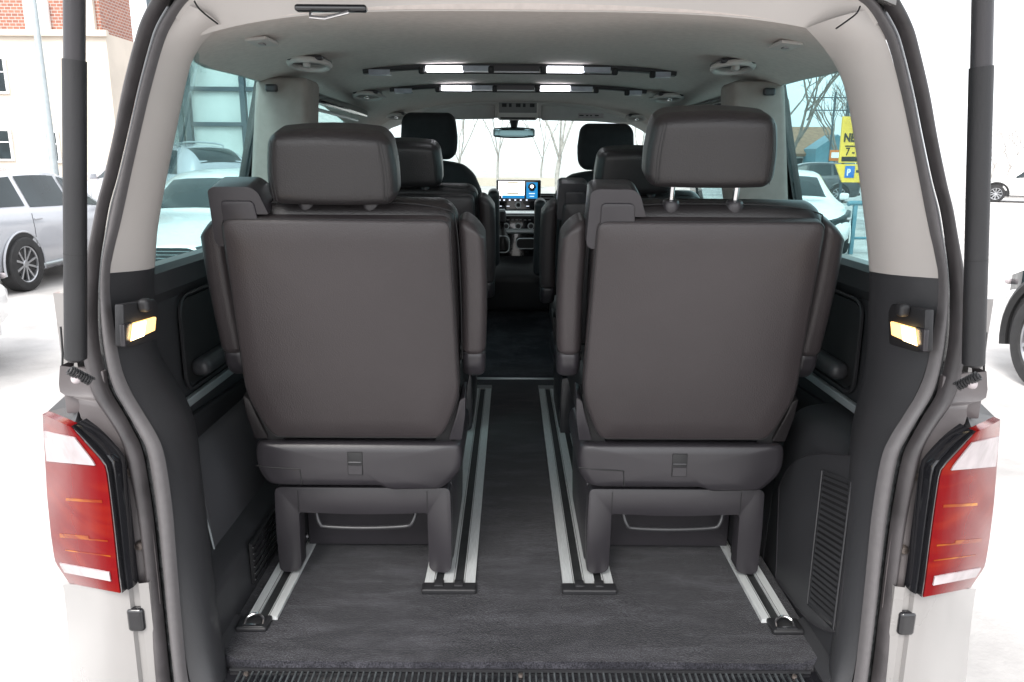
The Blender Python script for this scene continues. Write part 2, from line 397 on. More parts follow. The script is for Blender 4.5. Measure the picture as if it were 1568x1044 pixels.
# opening rows traced on the plane of the tailgate opening (outer lip, groove, inner lip)
def OPN(a, b, dy=0): return onP(a, b, (0, .055+dy, .58), (0, 1, -.06))
rows = [((804, -95), (804, -72), (804, -52)), ((600, -90), (600, -67), (600, -48)), ((400, -80), (400, -57), (410, -38)),
 ((300, -60), (318, -40), (335, -24)), ((262, -35), (280, -18), (303, -9)), ((238, 0), (262, 8), (284, 6)), ((221, 34), (243, 40), (265, 34)),
 ((211, 67), (232, 72), (250, 67)), ((194, 134), (215, 136), (231, 134)), ((181, 201), (200, 202), (215, 201)), ((166, 268), (184, 269), (200, 268)),
 ((155, 310), (172, 311), (191, 310)), ((147, 350), (165, 350), (182, 350)), ((137, 400), (158, 400), (170, 400)), ((131, 450), (155, 450), (168, 450)),
 ((130, 510), (156, 507), (175, 505)), ((137, 563), (163, 556), (184, 558)), ((150, 604), (173, 594), (198, 596)), ((172, 637), (192, 628), (219, 632)),
 ((190, 667), (208, 658), (238, 664)), ((199, 700), (224, 692), (251, 698)), ((215, 778), (238, 778), (263, 778)), ((226, 862), (247, 862), (270, 862)),
 ((235, 945), (255, 945), (277, 945)), ((243, 1030), (264, 1030), (285, 1025)), ((250, 1075), (270, 1066), (293, 1055)), ((275, 1102), (297, 1088), (318, 1074)),
 ((400, 1112), (400, 1097), (400, 1084)), ((804, 1122), (804, 1107), (804, 1094))]
cO = catmull([OPN(*r[0]) for r in rows], 4); cG = catmull([OPN(*r[1]) for r in rows], 4); cA = catmull([OPN(*r[2]) for r in rows], 4)
NR = len(cO)
# full rings, left then mirrored right
def ring(c):
    c = [Vector(p) for p in c]; dx = c[0].x
    l = [Vector((p.x-(dx if i == 0 else 0), p.y, p.z)) for i, p in enumerate(c)]; l[-1].x = 0
    return l+[Vector((-p.x, p.y, p.z)) for p in reversed(l[1:-1])]
rO, rG, rA = ring(cO), ring(cG), ring(cA)
def strip(f0, f1, hfun, k=8, dy0=0):
    b = MB(); rws = []
    for i in range(len(rO)+1):
        i = i % len(rO); row = []
        for j in range(k+1):
            t = j/k; f = f0+(f1-f0)*t
            p = rO[i].lerp(rG[i], f/.5) if f <= .5 else rG[i].lerp(rA[i], (f-.5)/.5)
            row.append(p+Vector((0, -hfun(t)+dy0, 0)))
        rws.append(row)
    return b.grid(rws)
put('tailgate_seal', strip(0, .40, lambda t: .026*math.sin(PI*min(1, t*.9+.1))**.5), 'rubber', van)
put('seal_groove', strip(.30, .70, lambda t: -.010+.008*math.sin(PI*t)), 'rubber_dark', van)
put('seal_lip', strip(.58, 1.02, lambda t: .018*math.sin(PI*min(1, t*.95+.05))**.6), 'rubber_light', van)

# D-pillar trims: rows A (at the seal) -> B (visible inner edge)
Bt = [((284, 6), (338, 37), .17), ((265, 34), (318, 56), .20), ((250, 67), (296, 86), .26), ((241, 100), (288, 112), .28), ((231, 134), (282, 140), .29), ((215, 201), (269, 205), .29), ((200, 268), (256, 268), .29),
      ((191, 310), (248, 310), .29), ((182, 350), (241, 350), .29), ((174, 385), (239, 382), .29), ((167, 418), (237, 409), .29)]
Bd = [((167, 418), (237, 409), .29), ((168, 450), (236, 445), .29), ((173, 490), (236, 490), .29), ((177, 515), (237, 525), .29), ((184, 558), (251, 556), .29), ((198, 596), (279, 596), .28), ((219, 632), (297, 632), .27), ((238, 664), (303, 664), .26),
      ((251, 698), (307, 705), .25), ((258, 740), (312, 755), .24), ((263, 778), (318, 800), .23), ((267, 820), (323, 845), .22), ((272, 885), (330, 905), .20), ((277, 945), (338, 960), .17), ((283, 1005), (345, 1000), .15), ((293, 1055), (350, 1060), .10)]
def trim_rows(B, bulge=.02, k=10, nr=26, right=False):
    def arr(f): return np.array([f(r) for r in B], float)
    va = arr(lambda r: r[0][1]); ua = arr(lambda r: r[0][0]); vb = arr(lambda r: r[1][1]); ub_ = arr(lambda r: r[1][0]); yy = arr(lambda r: r[2])
    if va[0] > 60:
        t = (va-va[0])/(va[-1]-va[0]); T = np.linspace(0, 1, nr)
    else:
        t = np.arange(len(B))/(len(B)-1); T = np.linspace(0, 1, nr)
    sm = []
    for a in (ua, va, ub_, vb, yy):
        q = np.interp(T, t, a)
        for _ in range(6 if va[0] > 60 else 2): q[1:-1] = (q[:-2]+2*q[1:-1]+q[2:])/4
        sm.append(q)
    rws = []
    for i in range(nr):
        a = OPN(sm[0][i], sm[1][i], .004); b = onY(sm[2][i], sm[3][i], sm[4][i]); row = []
        if right: b = Vector((-b.x, b.y, b.z))
        out = Vector((b.y-a.y, -(b.x-a.x), 0)).normalized()
        for j in range(k+1):
            tt = j/k; row.append(a.lerp(b, tt)+out*bulge*math.sin(PI*tt))
        row.append(b+Vector((-.004, .006, 0))); row.append(b+Vector((-.02, .016, 0))); row.append(b+Vector((-.14, .04, 0)))
        rws.append(row)
    return rws
Rt = [1234, 1253, 1276, 1288, 1297, 1308, 1316, 1321, 1326, 1329, 1331]
Rd = [1331, 1330, 1329, 1328, 1325, 1316, 1306, 1301, 1297, 1297, 1294, 1289, 1282, 1276, 1270, 1264]
def rightB(B, U): return [(a, (u, b[1]+6), y) for (a, b, y), u in zip(B, U)]
put('pillar_trim_upper', MB().grid(trim_rows(Bt, .020)), 'beige', van); put('pillar_trim_upper', MB().grid(trim_rows(rightB(Bt, Rt), .020, right=True)).mirror(), 'beige', van)
put('pillar_trim_lower', MB().grid(trim_rows(Bd, .020, nr=60)), 'trim', van); put('pillar_trim_lower', MB().grid(trim_rows(rightB(Bd, Rd), .020, nr=60, right=True)).mirror(), 'trim', van)

# roof lining
def xedge(y): return .79-.115*min(1, max(0, (.62-y)/.45))
def roofz(x, y):
    base = float(np.interp(y, [.16, .35, .6, .9, 1.35, 1.86, 2.4, 2.95], [1.929, 1.948, 1.962, 1.970, 1.971, 1.955, 1.952, 1.950]))
    return base-(.060+.026*min(1, max(0, (y-.17)/.5)))*abs(x/xedge(y))**(4 if y < .5 else 3.4)*(1+1.1*max(0, (y-1.9)/.9))
hl = MB(); rws = []
for j in range(34):
    y = .16+(2.92-.16)*j/33
    rws.append([(x, y+(.02*abs(x/.62)**2 if j == 0 else 0), roofz(x, y)) for x in [(-1+2*i/36)*xedge(y) for i in range(37)]])
hl.slab(rws, (0, 0, .05)); put('headliner', hl, 'headliner', van)
# header trim across the top of the opening
hd = MB(); rws = []
top_i = [i for i in range(len(rA)) if rA[i].z > 1.86]
L_ = sorted([rA[i] for i in top_i], key=lambda p: p.x)
for p in L_:
    if abs(p.x) > .640: continue
    zz = roofz(p.x, .17); q = Vector((p.x*.975, .168+.012*abs(p.x/.6)**2, zz-.003))
    row = [p+Vector((0, -.006, .004))]
    for t in (.0, .15, .35, .6, .85, 1): row.append(p.lerp(q, t)+Vector((0, -.002, -.004*math.sin(PI*t))))
    row.append(q+Vector((0, .02, .02))); rws.append(row)
hd.grid(rws); put('header_trim', hd, 'beige', van)
# seams between header and pillars
for sx in (-1, 1):
    s_ = MB(); pts = [OPN(302, 4, -.006), onY(308, 14, .09), onY(320, 25, .12), onY(337, 38, .15)]
    pts = [Vector((abs(p.x)*sx, p.y-.012, p.z)) for p in pts]
    s_.tube(catmull(pts, 4), .0016, 6); put('trim_seam', s_, 'black', van)

# striker on the header
st = MB(); a = onY(452, 10, .10); b = onY(562, 8, .10)
st.rbox(((a.x+b.x)/2, .10, (a.z+b.z)/2-.004), (b.x-a.x, .02, .012), .005); so_ = put('tailgate_latch', st, 'gloss_black', van)
s2 = MB(); s2.tube([(a.x+.03, .085, a.z-.012), (a.x+.03, .08, a.z-.020), (a.x+.055, .08, a.z-.022), (b.x-.03, .085, b.z-.014)], .003, 8); put('latch_bar', s2, 'chrome', so_)

# outer shell ----------------------------------------------------
def Xo(z, y=1.0):
    x = .925 if z < 1.40 else .925-.135*(z-1.40)/.56
    k = .0 if z < 1.40 else .095*min(1, (z-1.40)/.2)+.085*max(0, (z-1.60)/.34)
    return x-k*min(1, max(0, (.62-y)/.46))
sp = MB()
sp.slab([[(-Xo(z, y), y, z) for z in (.32, .5, .9, 1.2, 1.40)] for y in (.14, .5, 1.2, 1.6, 2.4, 3.2, 3.75)], (.03, 0, 0))
both('side_panel', sp, 'paint_cream', van)
# roof
rf = MB(); rws = []
for j in range(12):
    y = .10+3.05*j/11
    rws.append([(x*(1-.19*max(0, (.62-y)/.52)), y, 2.035-.07*abs(x/.80)**4-.03*max(0, (y-2.4)/.8)**2-.02*max(0, (.4-y)/.4)) for x in [-.80+1.6*i/20 for i in range(21)]])
rf.slab(rws, (0, 0, -.02)); put('roof', rf, 'paint_cream', van)
cr = MB()
for sx in (-1, 1):
    cr.slab([[(sx*(Xo(1.966, y)+.004), y, 1.966), (sx*(Xo(1.95, y)+.002), y, 1.95), (sx*(Xo(1.93, y)), y, 1.928)] for y in (.17, .3, .5, .62, 1.0, 2.0, 3.05)], (-sx*.006, 0, 0))
put('roof_rail', cr, 'paint_cream', van)
# side windows (outer glass) and pillars
def side_quad(y0, y1, z0, z1, inset, slope0=0, slope1=0):
    if not slope1: return [[(-(Xo(z, y)-inset), y, z) for z in (z0, z0+.1, z0+.2, (z0+z1)/2+.05, z1)] for y in [y0+(y1-y0)*k/6 for k in range(7)]]
    return [[(-(Xo(z, y0)-inset), y0+(slope0*(z-z0)), z) for z in (z0, z0+.2, (z0+z1)/2, z1)], [(-(Xo(z, y1)-inset), y1+(slope1*(z-z0)), z) for z in (z0, z0+.2, (z0+z1)/2, z1)]]
for y0, y1, s1 in ((.33, 1.10, 0), (1.22, 2.42, 0), (2.54, 3.62, -1.0)):
    w = MB(); w.slab(side_quad(y0, y1, 1.40, 1.93, .02, 0, s1), (.004, 0, 0)); both('side_window', w, 'win' if y0 < 2 else 'shield', van)
for y0, y1 in ((.21, .33), (1.10, 1.22), (2.42, 2.54)):
    w = MB(); w.slab(side_quad(y0, y1, 1.40, 1.93, 0), (.004 if y0 < .3 else .03, 0, 0)); both('pillar_panel', w, 'gloss_black' if y0 > .3 else 'paint_cream', van)
# A pillars, nose, windscreen
ws = MB(); wr = []
for i in range(13):
    x = -.78+1.56*i/12; bow = .10*(1-(x/.78)**2)
    wr.append([(x*(1+.10*t), 2.98+bow*.5+(.92+.05*bow)*t, 1.93-.06*abs(x/.78)**2-.66*t-.06*(x/.78)**2*0) for t in (0, .25, .5, .75, 1)])
ws.slab(wr, (0, .005, .005)); put('windscreen', ws, 'shield', van)
for sx in (-1, 1):
    ap = MB(); ap.tube([(sx*.775, 2.95, 1.885), (sx*.80, 3.3, 1.64), (sx*.86, 3.92, 1.24)], [.035, .038, .045], 10); put('front_pillar', ap, 'panel_grey', van)
nose = MB(); nr = []
for y, zt, zb, hw in ((3.72, 1.30, .30, .92), (3.9, 1.25, .28, .92), (4.15, 1.14, .26, .90), (4.4, 1.02, .25, .86), (4.52, .86, .25, .80), (4.55, .5, .26, .76), (4.50, .28, .28, .72)):
    nr.append([(-hw, y, zb), (-hw, y, (zt+zb)/2), (-hw*.96, y, zt-.06), (-hw*.8, y, zt), (0, y, zt+.03), (hw*.8, y, zt), (hw*.96, y, zt-.06), (hw, y, (zt+zb)/2), (hw, y, zb)])
nose.grid(nr); put('bonnet', nose, 'paint_cream', van)
ub = MB(); ub.box(-.88, .88, .12, 4.4, .24, .34); put('underbody', ub, 'black', van)
bp_ = MB(); bp_.rbox((0, -.02, .42), (1.84, .22, .22), .06); put('rear_bumper', bp_, 'paint_cream', van)
sb = MB(); sb.box(-.86, .86, .02, .10, .34, .53); put('sill_beam', sb, 'jamb', van)

# wheels (shared by all vehicles)
def wheel_parts(parent, c, r, side, w=.20, spokes=10, rim='rim'):
    """side=+1: outer face towards +x"""
    t = MB(); h = w/2
    pr = [(r*.66, -h), (r*.93, -h), (r, -h*.7), (r, h*.7), (r*.97, h*.93), (r*.90, h), (r*.70, h*.98), (r*.66, h*.80)]
    t.lathe(pr, (0, 0, 0), 'x', 36)
    wt = put('wheel', t.xf(lambda p: Vector((p.x*side, p.y, p.z))), 'tyre', parent, loc=c)
    rm = MB(); rm.lathe([(r*.68, -h*.6), (r*.70, h*.82), (r*.66, h*.86), (r*.63, h*.78), (r*.62, -h*.4)], (0, 0, 0), 'x', 36)
    rm.lathe([(.001, h*.70), (r*.13, h*.70), (r*.15, h*.62), (r*.14, h*.2)], (0, 0, 0), 'x', 20)
    for k in range(spokes):
        a = 2*PI*(k//2)/(spokes/2)+(.17 if k % 2 else -.17); a2 = 2*PI*(k//2)/(spokes/2)+(.30 if k % 2 else -.30)
        p0 = Vector((h*.62, r*.10*math.cos(a), r*.10*math.sin(a))); p1 = Vector((h*.74, r*.65*math.cos(a2), r*.65*math.sin(a2)))
        d = (p1-p0); e = Vector((0, -math.sin(a), math.cos(a)))*r*.035
        dx = Vector((h*.22, 0, 0))
        rm.add([p0-e, p0+e, p1+e*1.2, p1-e*1.2, p0-e-dx, p0+e-dx, p1+e-dx, p1-e-dx], [(0, 1, 2, 3), (0, 4, 5, 1), (1, 5, 6, 2), (3, 2, 6, 7), (0, 3, 7, 4), (4, 7, 6, 5)])
    put('rim', rm.xf(lambda p: Vector((p.x*side, p.y, p.z))), rim, wt)
    dk = MB(); dk.lathe([(.001, h*.05), (r*.66, h*.0), (r*.66, -h*.5)], (0, 0, 0), 'x', 24)
    put('brake_disc', dk.xf(lambda p: Vector((p.x*side, p.y, p.z))), 'black', wt)
    return wt
for sx in (-1, 1):
    for y in (.95, 3.75):
        wheel_parts(van, (sx*.83, y, .34), .34, sx)

# jamb panel between seal and lamp, body corner below
jpts_out = [(92, 560), (92, 600), (120, 612), (124, 640), (165, 690), (185, 760), (200, 890), (210, 925)]
jpts_in = [(140, 570), (150, 598), (166, 628), (178, 648), (196, 690), (208, 742), (222, 830), (232, 925)]
jm = MB(); rws = []
for a, b in zip(catmull([OPN(*p, -.022) for p in jpts_out], 3), catmull([OPN(p[0]+14, p[1], -.008) for p in jpts_in], 3)):
    rws.append([a+Vector((-.0, .05, 0)), a, a.lerp(b, .5)+Vector((0, .006, 0)), b])
both('jamb_panel', jm.grid(rws), 'jamb', van)
br = MB(); a = OPN(93, 568, -.01); b = OPN(146, 612, -.01)
br.box(a.x, b.x+.02, a.y, a.y+.035, b.z-.03, a.z); both('strut_bracket', br, 'jamb', van, bevel=.003)
ca_ = MB(); ca_.tube([OPN(93, 500, -.005), OPN(96, 540, -.005), OPN(95, 572, -.005)], .0022, 6); both('wire', ca_, 'black', van)
for (u, v) in ((198, 723), (212, 836)):
    sc = MB(); p = OPN(u+2, v, -.016); sc.lathe([(.001, -.006), (.007, -.005), (.010, .0), (.010, .012)], p, 'y', 14); both('screw', sc, 'bolt', van)

# tail lamp: five vertical bands of one wrapped lens
def lens_pt(u, v, f):       # f 0 = outer edge (wraps round the side), 1 = inner edge
    y = .20*(1-f)**2.2+.0+.012
    return onY(u, v, y)
Lo = [(65, 634), (66, 657), (69, 704), (72, 760), (78, 820), (84, 860), (106, 893)]   # outer edge
Li = [(109, 654), (122, 669), (161, 712), (168, 766), (175, 828), (180, 878), (184, 908)]       # inner edge
Oc = soft([Vector((*p, 0)) for p in Lo], 8, 2); Ic = soft([Vector((*p, 0)) for p in Li], 8, 2)
def lens_surf(s, t):        # s along height 0..1 (by index), t across
    k = s*(len(Oc)-1); i = min(int(k), len(Oc)-2); fr = k-i
    o = Oc[i].lerp(Oc[i+1], fr); q = Ic[i].lerp(Ic[i+1], fr)
    return lens_pt(o.x+(q.x-o.x)*t, o.y+(q.y-o.y)*t, t)
def lens_patch(s0, s1, t0, t1, off=0, ns=8, ntt=10):
    rr = []
    for i in range(ns+1):
        rr.append([lens_surf(s0+(s1-s0)*i/ns, t0+(t1-t0)*j/ntt)+Vector((-.3*off, -off, 0)) for j in range(ntt+1)])
    return rr
for sx in (-1, 1):
    def P_(name, mbx, m, par, **k): return put(name, mbx if sx < 0 else mbx.mirror(), m, par, **k)
    tl = P_('tail_lamp', MB().slab(lens_patch(0, 1, 0, 1, 0, 30, 12), (.001, .022, 0)), 'red', van)
    P_('reversing_lens', MB().slab(lens_patch(.17, .335, .04, .86, .003, 8, 8), (0, .006, 0)), 'lens_white', tl)
    P_('reflector', MB().slab(lens_patch(.835, .905, .08, .88, .003, 4, 8), (0, .006, 0)), 'lens_white', tl)
    for s0, s1, t0, t1 in ((.655, .675, .14, .60), (.668, .676, .60, .90), (.50, .512, .30, .88), (.745, .752, .20, .92)):
        ring_ = MB(); ring_.grid(lens_patch(s0, s1, t0, t1, .0006, 3, 10)); P_('glow_strip', ring_, 'red_amber', tl)
    # black shoulder beside the lens
    ed = MB(); rr = []
    for i in range(25):
        s = 1.0*i/24; p = lens_surf(s, 1.0)
        w = .021 if s > .2 else .010+.011*s/.2
        rr.append([p+Vector((-.004, .012, 0)), p+Vector((.004, -.004, .001)), p+Vector((w*.35, -.006, .004)), p+Vector((w*.45, .006, .004)), p+Vector((w*.7, .002, .005)), p+Vector((w, .012, .006)), p+Vector((w+.001, .034, .006))])
    ed.grid(rr); P_('lamp_shoulder', ed, 'gloss_black', tl)
    topc = MB(); p0 = lens_surf(0, 0); p1 = lens_surf(.0, 1)
    a = OPN(95, 605, .03); b = OPN(135, 625, .03); c = OPN(150, 680, .03); d = lens_surf(.12, 1)
    topc.slab([[p0+Vector((0, .02, 0)), p1+Vector((0, .01, 0)), d+Vector((0, .006, 0))], [a+Vector((-.004, .05, -.0)), a.lerp(b, .7), b.lerp(c, .6)]], (.0, .04, -.005))
    P_('lamp_top', topc, 'trim', tl)
    # body corner below the lamp
    bc = MB(); rr = []
    for v, uo in ((895, 96), (905, 98), (940, 102), (990, 106), (1050, 110), (1130, 118), (1230, 130)):
        row = []
        ui = 196+(v-895)*.11
        for j in range(9):
            t = j/8; row.append(onY(uo+(ui-uo)*t, v, .22*(1-t)**2.4+.03))
        row.append(row[-1]+Vector((.004, .010, 0))); row.append(row[-1]+Vector((.012, .0, 0))); row.append(row[-1]+Vector((.003, -.006, 0))); row.append(row[-1]+Vector((.018, .004, 0))); row.append(row[-1]+Vector((.004, .05, 0)))
        rr.append(row)
    bc.grid(rr); P_('body_corner', bc, 'paint_cream', van)
    top = MB(); rr2 = [list(rr[0])[:9], [p+Vector((.03, .08, .01)) for p in list(rr[0])[:9]]]
    top.grid(rr2); P_('corner_ledge', top, 'paint_cream', van)
    bf = MB(); p = onY(213, 943, .045); bf.rbox((p.x, p.y-.004, p.z), (.034, .03, .052), .008); bf_o = P_('rubber_buffer', bf, 'gloss_black', van)
    bf2 = MB(); bf2.box(p.x-.022, p.x+.010, p.y+.004, p.y+.02, p.z-.032, p.z+.030); P_('buffer_base', bf2, 'black', bf_o, bevel=.004)
    # powered strut, spring and ball joint
    Lw = onY(114, 562, -.02); 
    p_lo = Vector((Lw.x, -.02, Lw.z)); Up = onY(114, -30, -.02); p_up = Vector((Up.x, -.02, Up.z)); mid = onY(114, 92, -.02)
    bot = onY(116, 548, -.02)
    stt = MB(); stt.tube([bot+Vector((0, 0, -.006)), bot, mid], [.012, .0185, .0185], 20); s0_ = P_('tailgate_strut', stt, 'dark_plastic', van)
    st2 = MB(); e_ = p_up+(p_up-mid)*1.2; st2.tube([mid, e_], [.0165, .0165], 20); P_('strut_sleeve', st2, 'plastic', s0_)
    cl = MB(); j_ = bot.lerp(mid, .37); dd = (mid-bot).normalized(); cl.tube([j_-dd*.0008, j_+dd*.0008], .0187, 20); P_('strut_joint', cl, 'black', s0_)
    hx = MB(); pa = onY(106, 566, -.015); pb = onY(140, 584, .01); pts = []
    ax = (pb-pa).normalized(); e1 = ax.cross(Vector((0, 1, 0))).normalized(); e2 = ax.cross(e1)
    for k in range(121):
        t = k/120; pts.append(pa.lerp(pb, t)+(e1*math.cos(t*9*2*PI)+e2*math.sin(t*9*2*PI))*.0075)
    hx.tube(pts, .0022, 6); P_('cable_spring', hx, 'dark_plastic', s0_)
    bj = MB(); q = onY(117, 580, -.005); bj.rbox(q, (.018, .018, .018), .0085); P_('ball_joint', bj, 'lens_white', s0_)

# raised tailgate overhead (outside the picture, holds the struts)
tg = MB(); rr = []
for i in range(9):
    x = -.80+1.6*i/8; b = .05*(1-(x/.8)**2)
    rr.append([(x, .12, 2.02+b*.3), (x, -.25, 2.14+b), (x, -.7, 2.26+b), (x, -1.10, 2.30+b)])
tg.slab(rr, (0, 0, .035)); put('tailgate', tg, 'trim', van)

# ---------------- interior side walls
wall = MB()
wall.slab([[(-.845, y, z) for z in (.56, 1.0, 1.38)]+[(-.85, y, 1.405)] for y in (.24, 1.0, 2.0, 3.3)], (-.03, 0, 0))
both('side_lining', wall, 'trim', van)
sill_ = MB(); sill_.slab([[(-.90, y, 1.412), (-.84, y, 1.418), (-.825, y, 1.405), (-.822, y, 1.36), (-.846, y, 1.33)] for y in (.24, 1.0, 2.0, 3.4)], (-.004, 0, -.004))
both('window_sill', sill_, 'trim', van)
pk = MB()   # pocket recess and its rim
pk.prism(rpoly([(.50, 1.10), (1.02, 1.10), (1.02, 1.32), (.50, 1.32)], .05), 'x', -.842, -.835); po = both('storage_pocket', pk, 'black', van)
for sx, p_o in ((-1, po[0]), (1, po[1])):
    rim_ = MB(); pp = rpoly([(.49, 1.09), (1.03, 1.09), (1.03, 1.33), (.49, 1.33)], .05); rim_.tube([(sx*.833, a, b) for a, b in pp+[pp[0]]], .005, 6)
    put('pocket_rim', rim_, 'dark_plastic', p_o)
    pl = MB(); pl.rbox((sx*.815, .76, 1.14), (.05, .46, .045), .02); put('pocket_lip', pl, 'trim', p_o)
sv = MB(); sv.rbox((-.832, .74, 1.065), (.016, .62, .022), .004); both('satin_strip', sv, 'satin', van)
lp = MB(); lp.prism(rpoly([(.42, .92), (1.05, .80), (1.05, 1.0), (.42, 1.03)], .02), 'x', -.842, -.828); both('door_pull_panel', lp, 'dark_plastic', van, bevel=.003)
# lower wall + arch box, left
lw = MB(); lw.prism(rpoly([(-.90, .56), (-.682, .56), (-.690, .700), (-.742, .735), (-.90, .76)], [0, 0, .015, .02, 0]), 'y', .12, 2.35); put('lower_wall', lw, 'trim', van)
ab = MB(); pts = rpoly([(-.90, .70), (-.744, .715), (-.750, .80), (-.762, .885), (-.80, .95), (-.90, .985)], [0, .01, .03, .05, .05, 0])
ab.prism(pts, 'y', .36, 1.35); put('wheel_arch_box', ab, 'lit_arch_trim', van, bevel=.004)
ae = MB(); ae.tube(catmull([(-.800, .357, .905), (-.772, .357, .86), (-.756, .357, .80), (-.748, .357, .75), (-.744, .357, .722)], 4), .0028, 8); put('box_edge', ae, 'satin', van)
vg = MB(); y0, y1 = .42, .86
vg.box(-.6835, -.676, y0, y1, .600, .712); vgo = put('side_vent', vg, 'black', van)
for k in range(6):
    sl_ = MB(); z = .609+.018*k; sl_.rbox((-.677, (y0+y1)/2, z), (.008, y1-y0-.006, .007), .003, inner=1); put('slat', sl_, 'gloss_black', vgo)
# right lower wall with vented cover
rw = MB(); rw.prism(rpoly([(.90, .56), (.684, .56), (.694, .80), (.72, 1.0), (.76, 1.03), (.90, 1.05)], [0, 0, .02, .03, .03, 0]), 'y', .13, .60); put('lower_wall', rw, 'trim', van, bevel=.004)
rw2 = MB(); rw2.prism(rpoly([(.90, .56), (.684, .56), (.694, .78), (.73, .85), (.90, .90)], [0, 0, .02, .03, 0]), 'y', .602, 2.35); put('lower_wall', rw2, 'trim', van)
def RW(u, v, off=0): return onP(u, v, (.684-off, 0, .56), (1, 0, -.07))
cv = [(1197, 745), (1212, 716), (1240, 697), (1300, 697), (1312, 712), (1306, 800), (1298, 880), (1288, 950), (1280, 968), (1240, 948), (1195, 890), (1193, 870)]
c3 = [RW(u, v, .002) for u, v in cv]; c3 = catmull(c3+[c3[0]], 3)[:-1]
cvm = MB(); n0 = len(c3); cvm.add([p for p in c3]+[p+Vector((-.007, 0, 0)) for p in c3], [tuple(range(n0, 2*n0))]+[(i, (i+1) % n0, (i+1) % n0+n0, i+n0) for i in range(n0)])
cvo = put('side_cover', cvm, 'trim', van)
q = MB(); q.tube([p+Vector((-.0065, 0, 0)) for p in c3+[c3[0]]], .0018, 6, caps=False); put('cover_edge', q, 'plastic', cvo)
vb = MB(); q = [RW(1262, 726, .0095), RW(1303, 742, .0095), RW(1277, 956, .0095), RW(1240, 922, .0095)]
vb.slab([[q[0], q[1]], [q[3], q[2]]], (.003, 0, 0)); put('vent_recess', vb, 'black', cvo)
for k in range(23):
    t = (k+.5)/23; a = q[0].lerp(q[3], t); b = q[1].lerp(q[2], t); sl_ = MB()
    sl_.slab([[a+Vector((-.005, 0, -.002)), b+Vector((-.005, 0, -.002))], [a+Vector((-.001, 0, .0035)), b+Vector((-.001, 0, .0035))]], (.0015, 0, -.001)); put('slat', sl_, 'trim', cvo)
fr_ = MB(); qq = [q[0]+Vector((0, .006, .008)), q[1]+Vector((0, -.006, .008)), q[2]+Vector((0, -.006, -.008)), q[3]+Vector((0, .006, -.008))]
fr_.tube([p+Vector((-.003, 0, 0)) for p in qq+[qq[0]]], .0022, 6); put('vent_frame', fr_, 'trim', cvo)

# luggage lamps on the lower pillar trims
for sx in (-1, 1):
    def P_(name, mbx, m, par, **k): return put(name, mbx if sx < 0 else mbx.mirror(), m, par, **k)
    pA, pB = onY(186, 490, .075), onY(246, 490, .215)
    nx = (pB-pA).cross(Vector((0, 0, 1))).normalized()
    if nx.y > 0: nx = -nx
    def LP(u, v, off=.0): return onP(u, v, tuple(pA+nx*off), tuple(nx))
    def plate(pts, off, th):
        b = MB(); P0 = [LP(u, v, off) for u, v in pts]; n = len(P0); P1 = [p-nx*th for p in P0]
        return b.add(P0+P1, [tuple(range(n)), tuple(range(2*n-1, n-1, -1))]+[(i, i+n, (i+1) % n+n, (i+1) % n) for i in range(n)])
    hsg = P_('luggage_lamp', plate([(189, 466), (238, 458), (243, 470), (241, 520), (200, 532), (190, 530)], .012, .018), 'dark_plastic', van, bevel=.003)
    P_('lamp_face', plate([(205, 495), (240, 485), (238, 506), (201, 523)], .018, .008), 'lamp', hsg, bevel=.002)
    P_('lamp_bulb', plate([(206, 497), (224, 491), (221, 514), (203, 521)], .0215, .003), 'lamp_hot', hsg)
    P_('lamp_frame', plate([(190, 497), (204, 493), (200, 525), (192, 531)], .016, .01), 'plastic', hsg, bevel=.002)
    kb = MB(); kp = LP(222, 467, .022); kb.rbox(kp, (.022, .024, .026), .008); P_('hook', kb, 'dark_plastic', hsg)

